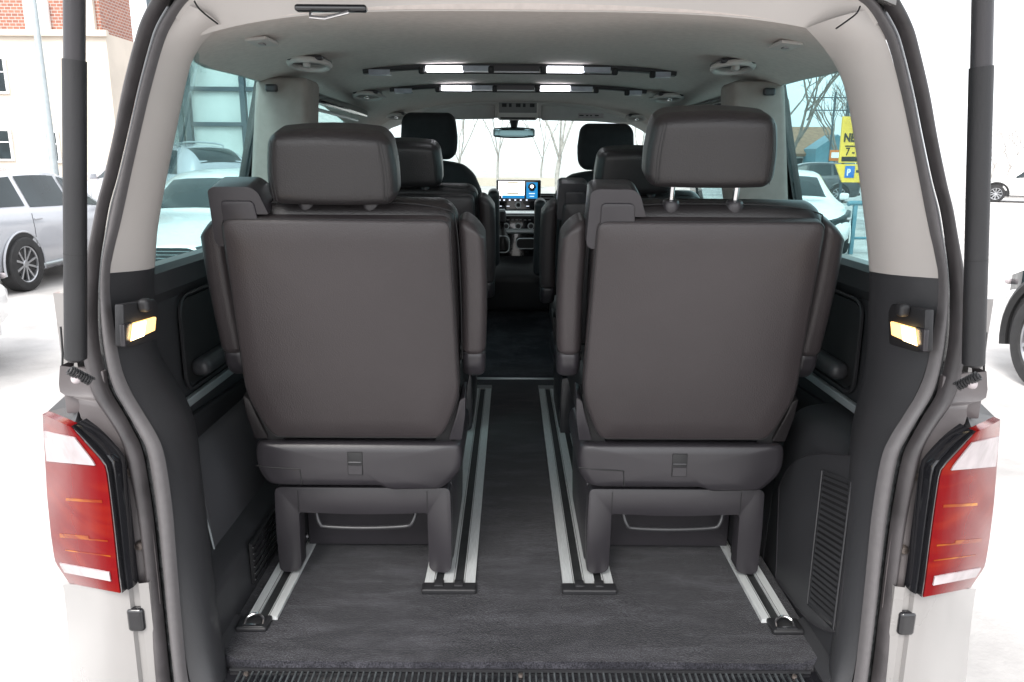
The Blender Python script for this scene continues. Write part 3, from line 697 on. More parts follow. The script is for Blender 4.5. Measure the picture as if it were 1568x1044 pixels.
# C pillars and belt anchors
for sx in (-1, 1):
    cp = MB(); pl_ = rpoly([(-.86, 1.405), (-.70, 1.405), (-.66, 1.60), (-.640, 1.90), (-.80, 1.90)], 0)
    cp.prism(pl_, 'y', 1.08, 1.24); 
    put('centre_pillar_trim', cp if sx < 0 else cp.mirror(), 'beige_dark', van, bevel=.02, seg=3)
    cpl = MB(); cpl.rbox((sx*-.79*-1, 1.16, 1.0), (.14, .2, .80), .03); put('centre_pillar_base', cpl, 'trim', van)
    an = MB(); an.rbox((sx*.745, 1.06, 1.865), (.035, .02, .022), .006); put('belt_anchor', an, 'plastic', van)
    # blind cassette / rails of the second window
    bl = MB(); bl.rbox((sx*.70, 1.80, 1.865), (.03, 1.05, .035), .01); bo = put('blind_cassette', bl, 'gloss_black', van)
    bl = MB(); bl.rbox((sx*.735, 1.80, 1.835), (.012, 1.05, .012), .004); put('blind_rail', bl, 'satin', bo)
    # coat hooks / grab handles on the lining
    for (u, v, sc, m_) in ((463, 84, 1.0, 'beige'), (553, 137, 1.0, 'beige'), (600, 175, .9, 'beige')):
        y = {463: .95, 553: 1.86, 600: 2.66}[u]; x0 = {463: .60, 553: .60, 600: .60}[u]
        zc = roofz(x0, y)
        hh = MB(); c = Vector((sx*x0, y, zc-.006)); 
        ringp = [(c.x+math.cos(2*PI*k/24)*.054*sc, c.y+math.sin(2*PI*k/24)*.070*sc, c.z-.010-.006*math.sin(2*PI*k/24)) for k in range(24)]
        hh.tube(ringp+[ringp[0], ringp[1]], .0085, 8, caps=False); ho = put('grab_handle', hh, 'beige', van)
        hb = MB(); hb.rbox((c.x, c.y, c.z+.001), (.10*sc, .13*sc, .014), .006); put('handle_recess', hb, 'plastic', ho)
        hk = MB(); hk.rbox((c.x+sx*.0, c.y-.03, c.z-.014), (.018, .035, .016), .006); put('coat_hook', hk, 'chrome' if u > 500 else 'beige', ho)
    for (u, v, L__) in ((402, 48, .075), (575, 150, .05)):
        y = .52 if u < 500 else 2.05; x0 = .60 if u < 500 else .585; zc = roofz(x0, y)
        tm = MB(); tm.rbox((sx*x0, y, zc-.003), (.05, .10 if u < 500 else .06, .008), .003)
        tm.xf(lambda p: Vector((p.x, p.y, p.z-.10*(abs(p.x)-x0)))); to = put('anchor_cover', tm, 'beige', van)
        tl_ = MB(); tl_.box(sx*x0-.006, sx*x0+.006, y-.01, y+.01, zc-.010, zc-.0065); put('anchor_slot', tl_, 'panel_grey', to)

# ceiling lamp bars
def bar(y, hw, name='ceiling_lamp_bar'):
    z = roofz(0, y)-.012
    b = MB(); rr = [[(x, y-.022, roofz(x, y)-.005), (x, y-.018, roofz(x, y)-.014), (x, y+.018, roofz(x, y)-.014), (x, y+.022, roofz(x, y)-.005)] for x in [-hw+2*hw*i/24 for i in range(25)]]
    b.slab(rr, (0, 0, .004)); bo = put(name, b, 'dark_plastic', van)
    segs = [(-.31, -.19, 'led'), (-.187, -.10, 'led_dim'), (-.085, .065, 'plastic'), (.09, .21, 'led'), (.213, .30, 'led_dim'), (-.50, -.43, 'led_dim'), (.45, .50, 'led_dim')]
    for x0, x1, m_ in segs:
        q = MB(); zz_ = roofz((x0+x1)/2, y)
        q.box(x0*hw/.52, x1*hw/.52, y-.0225, y+.012, zz_-.0245, zz_-.0195)
        q.box(x0*hw/.52, x1*hw/.52, y-.0250, y-.0226, zz_-.0245, zz_-.008); put('lamp_segment', q, m_, bo)
    for x in (-.095, .078, -.325, .315, .44):
        q = MB(); zz_ = roofz(x, y); q.rbox((x*hw/.52, y-.02, zz_-.020), (.02, .02, .022), .006); put('swivel_knob', q, 'black', bo)
    ed_ = MB(); ed_.box(-.32*hw/.52, .32*hw/.52, y-.026, y-.023, roofz(0, y)-.034, roofz(0, y)-.030); put('lamp_edge', ed_, 'black', bo)
bar(1.35, .52); bar(1.86, .51)

# windscreen header: overhead console, visors, mirror
hc = MB(); a = onY(762, 150, 2.80); b = onY(823, 184, 2.86)
wf = MB(); rr = []
for i in range(25):
    x = -.80+1.6*i/24; rr.append([(x, 2.78, roofz(x, 2.78)-.002), (x, 2.92, roofz(x, 2.9)-.02), (x, 3.02, 1.885-.05*abs(x/.78)**2)])
wf.slab(rr, (0, 0, .02)); put('front_header', wf, 'glare_beige', van)
cxm = .5*(a.x+b.x)
hc.rbox((cxm, 2.84, (a.z+b.z)/2), (b.x-a.x, .10, a.z-b.z), .015); hco = put('overhead_console', hc, 'glare_beige', van)
hp = MB(); hp.box(cxm-.098, cxm+.098, 2.783, 2.789, (a.z+b.z)/2-.020, a.z-.012); put('switch_panel', hp, 'panel_grey', hco, bevel=.002)
for k in range(5):
    q = MB(); q.box(cxm-.082+.036*k, cxm-.082+.036*k+.024-(.01 if k in (1, 3) else 0), 2.779, 2.784, (a.z+b.z)/2+.008, (a.z+b.z)/2+.026); put('button', q, 'dark_plastic', hco, bevel=.001)
q = MB(); q.box(cxm-.09, cxm+.09, 2.78, 2.80, b.z+.002, b.z+.010); put('slot', q, 'black', hco)
for (u0, v0, u1, v1, tilt) in ((640, 156, 758, 182, 1), (829, 156, 980, 185, -1)):
    A_, B_ = onY(u0, v0, 2.86), onY(u1, v1, 2.86); v_ = MB()
    def ff(nn, p, A_=A_, B_=B_, tilt=tilt):
        o = nn[0]*(-tilt)    # -1 at the outer end
        return Vector((p.x, p.y, p.z-.022*max(0, o*1.0)**2*1.0*(.5+.5*nn[2])-.004*o))
    v_.rbox(((A_.x+B_.x)/2, 2.86, (A_.z+B_.z)/2+.006), (B_.x-A_.x, .022, A_.z-B_.z+.02), .010, ff, inner=8); vo = put('sun_visor', v_, 'grey_cloth', van)
    if tilt < 0:
        q = MB(); p = onY(905, 177, 2.84); q.box(p.x-.066, p.x+.066, 2.842, 2.846, p.z-.012, p.z+.012); so2 = put('visor_sticker', q, 'lens_white', vo)
        for k, (dx, w_) in enumerate(((-.05, .022), (-.02, .012), (.0, .01), (.03, .02))):
            q = MB(); q.box(p.x+dx-w_/2, p.x+dx+w_/2, 2.839, 2.8415, p.z-.002, p.z+.004); put('print_mark', q, 'ink', vo)
mr = MB(); a = onY(755, 194, 3.0); b = onY(819, 212, 3.0)
mr.rbox(((a.x+b.x)/2, 3.0, (a.z+b.z)/2), (b.x-a.x, .03, a.z-b.z), .014, lambda n, p: Vector((p.x, p.y, p.z-.008*n[0]**2*n[2]))); mo = put('rear_view_mirror', mr, 'gloss_black', van)
q = MB(); q.rbox(((a.x+b.x)/2, 2.985, (a.z+b.z)/2), (b.x-a.x-.014, .004, a.z-b.z-.014), .0019); put('mirror_glass', q, mat('mirror_glass', (.10, .17, .18), .05, metal=.9, noise=(4, .1)), mo)
q = MB(); q.tube([((a.x+b.x)/2, 3.01, a.z-.01), ((a.x+b.x)/2, 3.03, a.z+.05)], [.016, .028], 10); put('mirror_arm', q, 'dark_plastic', mo)

# ---------------- floor
cpt = MB(); rr = []
for j in range(30):
    y = .140+(2.38-.140)*j/29; row = []
    for i in range(25):
        x = -.682+1.364*i/24; yy = y
        if j == 0: yy = y+(.03*max(0, (abs(x)-.60)/.08)**2)
        row.append((x, yy, FL+.0015*math.sin(7*x+3*y)))
    if j == 0: rr.append([(p[0], p[1]-.006, p[2]-.016) for p in row]); rr.append([(p[0], p[1]-.004, p[2]-.004) for p in row])
    rr.append(row)
cpt.slab(rr, (0, 0, -.012)); put('carpet', cpt, 'carpet', van, kind=None)
for sx in (-1, 1):   # soft moulded edge between carpet and trim
    q = MB(); q.slab([[(sx*.70, y, FL+.02), (sx*.672, y, FL+.006), (sx*.655, y, FL-.014)] for y in (.09, .2, .3)], (0, 0, -.01)); put('floor_edge', q, 'trim', van)
# ribbed sill plate
sp_ = MB(); sp_.slab([[(x, .139, FL-.020), (x, .05, FL-.022), (x, -.01, FL-.040), (x, -.03, FL-.09)] for x in (-.66, 0, .66)], (0, 0, -.008)); spo = put('sill_plate', sp_, 'gloss_black', van)
rb = MB(); nrb = 92
for k in range(nrb):
    x = -.615+1.23*k/(nrb-1)
    prof = [(-.0032, 0), (-.0018, .0042), (.0018, .0042), (.0032, 0)]
    rb.grid([[(x+a_, y, z+b_-.0006) for a_, b_ in prof] for y, z in ((.128, FL-.020), (.05, FL-.0218), (-.005, FL-.0390))])
    rb.add([(x+a_, .128, FL-.0206+b_) for a_, b_ in prof], [(0, 1, 2, 3)])
put('sill_ribs', rb, mat('rib_plastic', (.05, .055, .058), .22, noise=(40, .4)), spo)
sedge = MB(); sedge.box(-.64, .64, .129, .1325, FL-.019, FL-.012); put('sill_edge', sedge, 'dark_plastic', spo)
for x in (-.600, .0, .600):
    q = MB(); q.lathe([(.001, .006), (.005, .0055), (.006, 0)], (x, .118, FL-.0195), 'z', 10); put('screw', q, 'bolt', spo)
# rails
def rail(name, x0, spans, y0, y1, sign):
    """spans: list of (width, is_slot) from the middle of the van outwards"""
    root = None; x = x0; slots = MB(); strips = MB()
    for w, slot in spans:
        a, b = sorted((sign*x, sign*(x+w)))
        if slot:
            slots.box(a, b, y0, y1, FL-.004, FL+.0025)
        else:
            strips.box(a+.0005, b-.0005, y0, y1, FL-.004, FL+.009); c = (a+b)/2
            e = a+.0035 if (x > x0) == (sign > 0) else b-.0035
            slots.box(e-.0006, e+.0006, y0, y1, FL+.0091, FL+.0096)
        x += w
    root = put(name, strips, 'alu', van); put('rail_slot', slots, 'alu_dark', root); return root, x
for s in (-1, 1):
    ro, xe = rail('floor_rail', .114, [(.031, 0), (.022, 1), (.031, 0), (.020, 1), (.028, 0)], .44, 2.20, s)
    q = MB(); q.rbox((s*.180, .428, FL+.006), (.140, .038, .016), .005); put('rail_end_cap', q, 'dark_plastic', ro)
    for xx in (.156, .207):
        q = MB(); q.box(s*xx-.012, s*xx+.012, .425, .455, FL+.008, FL+.018); put('end_tab', q, 'dark_plastic', ro, bevel=.003)
    q = MB(); q.box(s*.180-.067, s*.180+.067, 2.20, 2.26, FL-.002, FL+.0085); put('rail_front_cap', q, 'panel_grey', ro)
    ro, xe = rail('floor_rail', .582, [(.0245, 0), (.023, 1), (.0245, 0)], .295, 2.20, s)
    q = MB(); q.rbox((s*.619+s*.012, .272, FL+.005), (.074, .056, .014), .006); q.xf(lambda p: Vector((p.x, p.y, p.z))); co = put('rail_end_cap', q, 'dark_plastic', ro)
    q = MB(); c = Vector((s*.628, .270, FL+.014)); q.tube(catmull([c+Vector((-.021, -.012, -.004)), c+Vector((-.018, .004, .006)), c+Vector((0, .011, .012)), c+Vector((.018, .004, .006)), c+Vector((.021, -.012, -.004))], 4), .0032, 8)
    q.box(c.x-.024, c.x+.024, c.y-.020, c.y-.012, c.z-.004, c.z-.0005); put('lashing_eye', q, 'chrome', ro)
    q = MB(); q.box(c.x-.016, c.x+.016, c.y-.010, c.y+.010, c.z-.004, c.z-.0012); put('lashing_recess', q, 'black', ro)
# step strip and cab floor
q = MB(); q.box(-.45, .45, 2.382, 2.392, FL-.010, FL+.010); put('step_strip', q, 'satin', van, bevel=.002)
cf = MB(); rr = []
for j in range(44):
    t = j/43; y = 2.395+1.9*t
    z = float(np.interp(y, [2.39, 2.50, 2.62, 2.75, 2.90, 3.0, 3.2, 4.3], [.555, .575, .605, .665, .745, .83, .85, .88]))+.006*math.sin(y*21)
    rr.append([(x, y, z+(.03*(abs(x)/.5)**2 if t > .2 else 0)) for x in [-.8+1.6*i/16 for i in range(17)]])
cf.slab(rr, (0, 0, -.01)); put('cab_carpet', cf, 'carpet', van)
q = MB(); q.slab([[(x, 2.392, FL-.01), (x, 2.398, FL-.06)] for x in (-.80, .80)], (0, -.004, 0)); put('step_riser', q, 'dark_plastic', van)

# ---------------- dashboard
da = thing  # (name kept short)
ds = MB(); prof = [(3.18, 1.10), (3.12, 1.20), (3.13, 1.33), (3.22, 1.375), (3.55, 1.36), (3.88, 1.27), (3.88, .82), (3.35, .78), (3.26, .86)]
ds.prism(rpoly(prof, .03), 'x', -.83, .83); dash = put('dashboard', ds, 'dark_plastic', van)
A_, B_ = onY(760, 275, 3.00), onY(828, 322, 3.00); sc = MB(); cx_, cz_ = (A_.x+B_.x)/2, (A_.z+B_.z)/2
sc.rbox((cx_, 3.012, cz_), (B_.x-A_.x, .022, A_.z-B_.z), .008); scr = put('touch_screen', sc, 'gloss_black', van)
def SB(u0, v0, u1, v1, y, m_, nm='screen_field'):
    a, b = onY(u0, v0, y), onY(u1, v1, y); q = MB(); q.box(min(a.x, b.x), max(a.x, b.x), y, y+.001, min(a.z, b.z), max(a.z, b.z)); put(nm, q, m_, scr, smooth=False)
SB(763, 277, 803, 303, 2.999, 'scr_white'); SB(806, 279, 823, 304, 2.999, 'scr_blue'); SB(769, 299, 803, 303.5, 2.9975, 'scr_blue')
SB(764, 277.5, 803, 279, 2.9982, 'scr_white'); SB(775.5, 279.4, 794.5, 280.8, 2.9976, 'scr_dark'); SB(778, 278.4, 793, 279.2, 2.9976, 'scr_yellow')
SB(775.5, 296, 794.5, 297.6, 2.9976, 'scr_dark'); SB(778, 295, 793, 295.8, 2.9976, 'scr_yellow')
q = MB(); c = onY(814.6, 286.5, 2.9975); q.lathe([(.001, -.002), (.021, -.001), (.022, .0)], c, 'y', 24); put('screen_dial', q, 'scr_dark', scr)
q = MB(); q.lathe([(.001, -.0035), (.009, -.003), (.010, -.002)], c+Vector((0, -.0006, .004)), 'y', 16); put('screen_dial_mark', q, 'scr_white', scr)
for u in (809, 820): SB(u-1.4, 288.5, u+1.4, 290.5, 2.9945, 'scr_blue')
SB(810, 295.5, 819, 296.8, 2.9972, 'icon'); SB(811, 300, 818, 301, 2.9972, 'icon'); SB(765, 299.5, 768, 303, 2.9976, 'scr_dark')
SB(763, 304.5, 824, 308, 2.9988, 'scr_dark')
for u in (765, 772, 780.5, 789, 797.5, 806.5): SB(u-1.3, 305, u+1.3, 307.2, 2.9976, 'icon', 'screen_icon')
q = MB(); c = onY(793.5, 313.5, 2.993); q.lathe([(.011, -.008), (.018, -.008), (.0185, .004)], c, 'y', 20); put('volume_knob_ring', q, 'satin', scr)
q = MB(); q.lathe([(.001, -.007), (.011, -.007), (.011, .004)], c, 'y', 20); put('volume_knob', q, 'black', scr)
for u in (766, 778, 808, 821): SB(u-2.2, 315, u+2.2, 316, 2.9976, 'icon', 'button')
# centre stack
A_, B_ = onY(772, 322, 3.08), onY(832, 362, 3.08)
q = MB(); q.box(-.15, .17, 3.05, 3.3, .95, 1.37); cs_ = put('centre_stack', q, 'gloss_black', van, bevel=.02)
q = MB(); p = onY(797, 336, 3.045); q.box(p.x-.12, p.x+.13, 3.04, 3.048, p.z+.02, p.z+.026); put('trim_line', q, 'satin', cs_)
for k, u in enumerate((775, 793.5, 813)):
    c = onY(u, 346, 3.035); q = MB(); q.lathe([(.013, -.012), (.017, -.012), (.0185, .012)], c, 'y', 20); ko = put('dial_ring', q, 'satin', cs_)
    q = MB(); q.lathe([(.001, -.010), (.013, -.010), (.013, .004)], c, 'y', 20); put('dial', q, 'dark_plastic', cs_)
for u in (778, 785, 791, 797, 804, 811):
    p = onY(u, 336.5, 3.042); q = MB(); q.box(p.x-.007, p.x+.007, 3.038, 3.044, p.z-.003, p.z+.003); put('button', q, 'panel_grey', cs_)
p = onY(800, 354, 3.03); q = MB(); q.rbox((p.x, 3.03, p.z), (.22, .03, .028), .010); put('grey_band', q, 'satin', cs_)
for u in (840, 833):
    pass
q = MB(); p = onY(834, 302, 3.08); q.box(p.x-.03, p.x+.10, 3.09, 3.12, p.z-.03, p.z+.02); vo = put('air_vent', q, 'black', dash)
for k in range(3):
    q = MB(); z = p.z-.022+.016*k; q.box(p.x-.028, p.x+.098, 3.083, 3.092, z, z+.003); put('slat', q, 'satin', vo)
# lower console with gear lever and cup holders
q = MB(); q.prism(rpoly([(2.93, .83), (2.90, 1.02), (2.96, 1.08), (3.10, 1.15), (3.30, 1.15), (3.30, .80)], .03), 'x', -.17, .19); cn = put('lower_console', q, 'dark_plastic', van, bevel=.01)
c0 = onY(770, 372, 2.92)
q = MB(); q.tube(catmull([c0+Vector((0, .02, -.03)), c0+Vector((.0, .01, .03)), c0+Vector((-.002, 0, .08)), c0+Vector((-.004, -.01, .11))], 4), [.045, .044, .042, .040, .034, .028, .022, .018, .014, .012, .011, .011, .012], 14); gl = put('gear_gaiter', q, 'leather', cn)
q = MB(); q.rbox(c0+Vector((-.004, -.012, .145)), (.042, .045, .075), .02); put('gear_knob', q, 'dark_plastic', gl)
q = MB(); q.rbox(c0+Vector((-.004, -.012, .178)), (.036, .040, .018), .009); put('knob_cap', q, 'satin', gl)
for (u, v, w_, h_) in ((768, 374, .085, .09), (806, 373, .11, .055)):
    c = onY(u, v, 2.885); pp = rpoly([(c.x-w_/2, c.z-h_/2), (c.x+w_/2, c.z-h_/2), (c.x+w_/2, c.z+h_/2), (c.x-w_/2, c.z+h_/2)], .03)
    q = MB(); q.tube([(a, 2.893, b) for a, b in pp+[pp[0]]], .003, 6); put('chrome_ring', q, 'satin', cn)
    if u > 800:
        q = MB(); q.prism(pp, 'y', 2.892, 2.90); put('cup_holder', q, 'black', cn)
# steering wheel
q = MB(); c = Vector((-.42, 2.95, 1.27)); rp = [c+Vector((math.cos(t)*.19, math.sin(t)*.07, math.sin(t)*.175)) for t in [2*PI*k/32 for k in range(32)]]
q.tube(rp+[rp[0], rp[1]], .014, 8, caps=False); q.rbox(c+Vector((0, .02, 0)), (.16, .06, .12), .025); q.box(c.x-.18, c.x+.18, c.y, c.y+.02, c.z-.015, c.z+.015)
put('steering_wheel', q, 'dark_plastic', van)

# ================================================================== SEATS
REC = math.atan2(.14, .555)
def TB(x, d, h):   # backrest coordinates: d forwards from the rear face, h up along it
    return Vector((x, h*-math.sin(REC)+d*math.cos(REC), .985+h*math.cos(REC)+d*math.sin(REC)))
def tb(mb, start=0): return mb.xf(lambda p: TB(p.x, p.y, p.z), start)
def rail_seat(loc, label, raise_=0.0, hx_=0.0, inner_side=1):
    t = thing('captain_seat', label, 'seat', loc, 0, 'leather seats in the rear of the van')
    # back panel
    ol = rpoly([(-.206, 0), (.206, 0), (.226, .035), (.258, .125), (.247, .567), (-.247, .567), (-.258, .125), (-.226, .035)], [.02, .02, .03, .04, .024, .024, .04, .03])
    b = MB(); k = 0
    # crowned panel: rings shrinking to the centre
    cxp, czp = 0, .30; rings = []
    for s, dpt in ((1.0, .030), (1.0, .006), (.985, .0), (.96, -.004), (.80, -.0075), (.55, -.0095), (.25, -.0105)):
        rings.append([(cxp+(x-cxp)*s, dpt, czp+(z-czp)*s) for x, z in ol])
    b.grid(rings, closed=True); b.f.append(tuple(range((len(rings)-1)*len(ol), len(rings)*len(ol))))
    pan = put('back_panel', tb(b), 'leather_back', t, sharp=60)
    sm = MB(); sp2 = [(x*.990, .0025, .30+(z-.30)*.992) for x, z in ol]; sm.tube(sp2+[sp2[0]], .0016, 5, caps=False); put('piping', tb(sm), 'black', pan)
    # upholstered backrest in front of it
    b = MB(); b.rbox((.004, .078, .300), (.512, .105, .575), .045, lambda n, p: Vector((p.x*(1-.05*max(0, -n[2])), p.y-.012*(1-n[0]**2)*(1 if n[1] > 0 else 0), p.z+.006*(1-n[0]**2)*max(0, n[2]))), k=4)
    bk = put('backrest', tb(b), 'leather', t)
    for zz_ in (.18, .36):
        q = MB(); q.tube([(-.25, .028, zz_*0+.585), (.25, .028, .585)], .0015, 5)
    q = MB(); q.tube(catmull([(-.235, .045, .575), (-.12, .045, .590), (.12, .045, .590), (.235, .045, .575), (.256, .045, .545), (.262, .05, .40), (.262, .05, .20)], 5), .0016, 5); put('seam', tb(q), 'black', bk)
    # belt outlet block
    b = MB(); bo_ = [(-.268, .50), (-.205, .50), (-.205, .574), (-.142, .574), (-.158, .622), (-.174, .634), (-.252, .634), (-.264, .626)]
    b.prism(rpoly(bo_, [.02, .01, .005, .004, .014, .012, .014, .014]), 'y', .006, .085); tb(b); bg_ = put('belt_outlet', b, 'plastic', t, bevel=.010, seg=3)
    b = MB(); b.prism(rpoly([(-.240, .50), (-.158, .50), (-.170, .604), (-.240, .604)], .01), 'y', .0015, .008); put('outlet_inset', tb(b), 'plastic', bg_, bevel=.004, seg=2)
    b = MB(); b.slab([[(-.205, .086, .615), (-.158, .086, .600)], [(-.205, .16, .585), (-.155, .17, .56)], [(-.20, .20, .40), (-.15, .2, .36)]], (0, .002, 0)); put('belt', tb(b), 'belt', bg_)
    # side strips at the foot of the backrest
    for sx in (-1, 1):
        b = MB(); b.prism(rpoly([(sx*.226, -.01), (sx*.258, -.01), (sx*.268, .06), (sx*.270, .115), (sx*.256, .105), (sx*.246, .06)], .006), 'y', .012, .09); tb(b); put('hinge_cover', b, 'plastic' if sx == inner_side else 'leather', t, bevel=.004)
        b = MB(); b.prism([(sx*.190, -.02), (sx*.232, -.02), (sx*.256, .12), (sx*.24, .11), (sx*.215, .03)], 'y', .022, .07); tb(b); put('hinge_gap', b, 'black', t)
        # armrest folded up
        def fa(n, p, sx=sx):
            hh = (n[2]+1)/2
            return Vector((p.x+sx*(.004*math.sin(hh*PI)), p.y, p.z-.045*max(0, n[2])**4*((n[0]*sx+1)/2)**2))
        b = MB(); b.rbox((sx*.289, .088, .380), (.059, .095, .345), .024, fa, k=4); ar = put('armrest', tb(b), 'leather_back', t)
        b = MB(); b.rbox((sx*.289, .091, .180), (.056, .088, .085), .020, lambda n, p: Vector((p.x, p.y+.02*max(0, -n[2])*(1 if n[1] < 0 else 0), p.z)), k=4); put('armrest_hinge', tb(b), 'plastic', ar)
        q = MB(); pr_ = rpoly([(sx*.289-.0285, .049), (sx*.289+.0285, .049), (sx*.289+.0285, .125), (sx*.289-.0285, .125)], .015); q.tube([(a, b_, .216) for a, b_ in pr_+[pr_[0]]], .0016, 5, caps=False); put('armrest_seam', tb(q), 'black', ar)
        q = MB(); q.lathe([(.001, 0), (.012, 0), (.012, .01)], (sx*.255 if sx > 0 else sx*.255-.01, .09, .19), 'x', 12); put('pivot', tb(q), 'black', ar)
    # headrest
    def fh(n, p):
        tpr = 1-.085*max(0, (n[2]+.2)/1.2)**1.3
        return Vector((p.x*tpr+.018*(1-tpr)*0, p.y+.012*n[0]**2*(1 if n[1] < 0 else -.2)+.006*n[2], p.z-.010*n[0]**2*max(0, n[2])))
    b = MB(); b.rbox((0, .045, .685), (.274, .115, .158), .030, fh, k=4, inner=6); b.xf(lambda p: p); tb(b)
    b.xf(lambda p: Vector((p.x+hx_, p.y, p.z+raise_)))
    hr = put('headrest', b, 'leather', t)
    q = MB()
    for sx in (-1, 1):
        for e in (0, .006):
            xx = sx*(.114+e); q.tube(catmull([(xx*.99, -.0115, .62), (xx*1.005, -.014, .66), (xx*.99, -.013, .70), (xx*.93, -.006, .745)], 4), .0007, 5)
    tb(q); q.xf(lambda p: Vector((p.x+hx_, p.y-.0005, p.z+raise_))); put('headrest_stitching', q, 'black', hr, kind='stuff')
    q = MB()
    for sx in (-1, 1): q.tube([(sx*.070+hx_, .055, .55), (sx*.070+hx_, .055, .70+raise_)], .0065, 12)
    put('headrest_post', tb(q), 'chrome', t)
    for sx in (-1, 1):
        q = MB(); q.lathe([(.008, .004), (.015, .003), (.020, -.004), (.020, -.02)], (0, 0, 0), 'z', 16); q.xf(lambda p: Vector((p.x+sx*.070+hx_, p.y+.055, p.z+.594))); put('post_collar', tb(q), 'plastic', t)
    # cushion
    b = MB(); b.rbox((0, .37, 1.015), (.50, .56, .13), .05, k=4); put('seat_cushion', b, 'leather', t)
    # rear housing
    ho_ = rpoly([(-.258, .972), (.258, .972), (.262, .93), (.256, .895), (.222, .858), (.205, .848), (.085, .845), (.055, .857), (-.21, .857), (-.235, .862), (-.256, .89), (-.262, .93)], [.02, .02, .02, .02, .02, .01, .01, .01, .01, .01, .02, .02])
    b = MB(); rings = []
    for s, y in ((1, .30), (1, .03), (.99, .016), (.97, .006), (.90, .000), (.6, -.003), (.2, -.004)):
        rings.append([(x*s, y, .912+(z-.912)*s) for x, z in ho_])
    b.grid(rings, closed=True); b.f.append(tuple(range((len(rings)-1)*len(ho_), len(rings)*len(ho_)))); hs_ = put('rear_housing', b, 'plastic', t, sharp=60)
    q = MB(); q.box(-.026, .012, -.006, .02, .890, .951); lt = put('latch_recess', q, 'black', hs_, bevel=.002)
    q = MB(); q.slab([[(-.024, -.0085, .893), (.010, -.0085, .893)], [(-.024, -.0075, .915), (.010, -.0075, .915)], [(-.024, .004, .924), (.010, .004, .924)]], (0, .002, 0)); put('latch_scoop', q, 'plastic', lt)
    q = MB(); q.rbox((-.007, -.006, .925), (.034, .006, .004), .0018); put('latch_lip', q, 'dull_metal', lt)
    q = MB(); q.tube(catmull([(-.258, .0065, .909), (-.21, -.0022, .907), (-.150, -.0032, .905), (-.146, -.0034, .900), (-.143, -.0030, .862)], 4), .0016, 5); put('flap_line', q, 'black', hs_)
    # base frame
    b = MB(); arch = [(-.226, .838), (.226, .838), (.229, .72), (.226, .605), (.212, .596), (.178, .600), (.168, .612), (.166, .768), (0, .762), (-.166, .768), (-.168, .612), (-.178, .600), (-.212, .596), (-.226, .605), (-.229, .72)]
    b.prism(rpoly(arch, [.016, .016, .02, .01, .01, .01, .01, .008, .05, .008, .01, .01, .01, .01, .02], 3), 'y', .035, .085); fo = put('base_frame', b, 'plastic', t, bevel=.005, seg=2)
    for sx in (-1, 1):
        b = MB(); b.prism(rpoly([(.08, .60), (.50, .60), (.56, .84), (.08, .84)], .03), 'x', min(sx*.198, sx*.228), max(sx*.198, sx*.228)); put('side_cover', b, 'plastic', t, bevel=.008)
        q = MB(); q.box(min(sx*.166, sx*.1665)-.0006, max(sx*.166, sx*.1665)+.0006, .0335, .036, .77, .83); put('frame_seam', q, 'black', fo)
        q = MB(); q.box(sx*.198-.004, sx*.198+.004, .086, .48, .61, .80); put('inner_web', q, 'dark_plastic', t)
        q = MB(); q.lathe([(.001, 0), (.010, 0), (.012, .008)], (sx*.185-(.004 if sx > 0 else -.004), .12, .655), 'x', 14); put('base_bolt', q, 'dull_metal', t)
        for y in (.12, .45):
            q = MB(); q.box(sx*.205-.012, sx*.205+.012, y-.05, y+.05, .585, .612); put('rail_foot', q, 'black', t)
    q = MB(); q.slab([[(x, .20, z) for z in (.592, .66, .70)] for x in (-.19, 0, .19)], (0, .01, 0)); put('front_baffle', q, 'plastic', t)
    q = MB(); q.rbox((0, .26, .80), (.36, .24, .05), .01); q.box(-.19, .19, .22, .24, .70, .80); put('under_seat_tray', q, 'black', t)
    q = MB(); q.tube(catmull([(-.128, .075, .775), (-.130, .07, .755), (-.120, .06, .725), (-.10, .06, .716), (0, .058, .714), (.10, .06, .718), (.122, .06, .728), (.132, .07, .755), (.130, .075, .775)], 4), .0058, 10); put('release_bar', q, 'dark_metal', t)
    return t
seats = []
s0 = rail_seat((-.405, .45, 0), 'black leather rear seat on the left with its headrest pushed down', -.010)
s1 = rail_seat((.405, .45, 0), 'black leather rear seat on the right with its headrest raised on chrome posts', .031, -.012, -1)
for k, (x, y, lab, src) in enumerate(((-.405, 1.55, 'black leather middle row seat half hidden behind the left rear seat', s0), (.405, 1.55, 'black leather middle row seat half hidden behind the right rear seat', s0))):
    c = copy_tree(src); c.location = (x, y, 0); c['label'] = lab
    if k: c.location.z = -.02

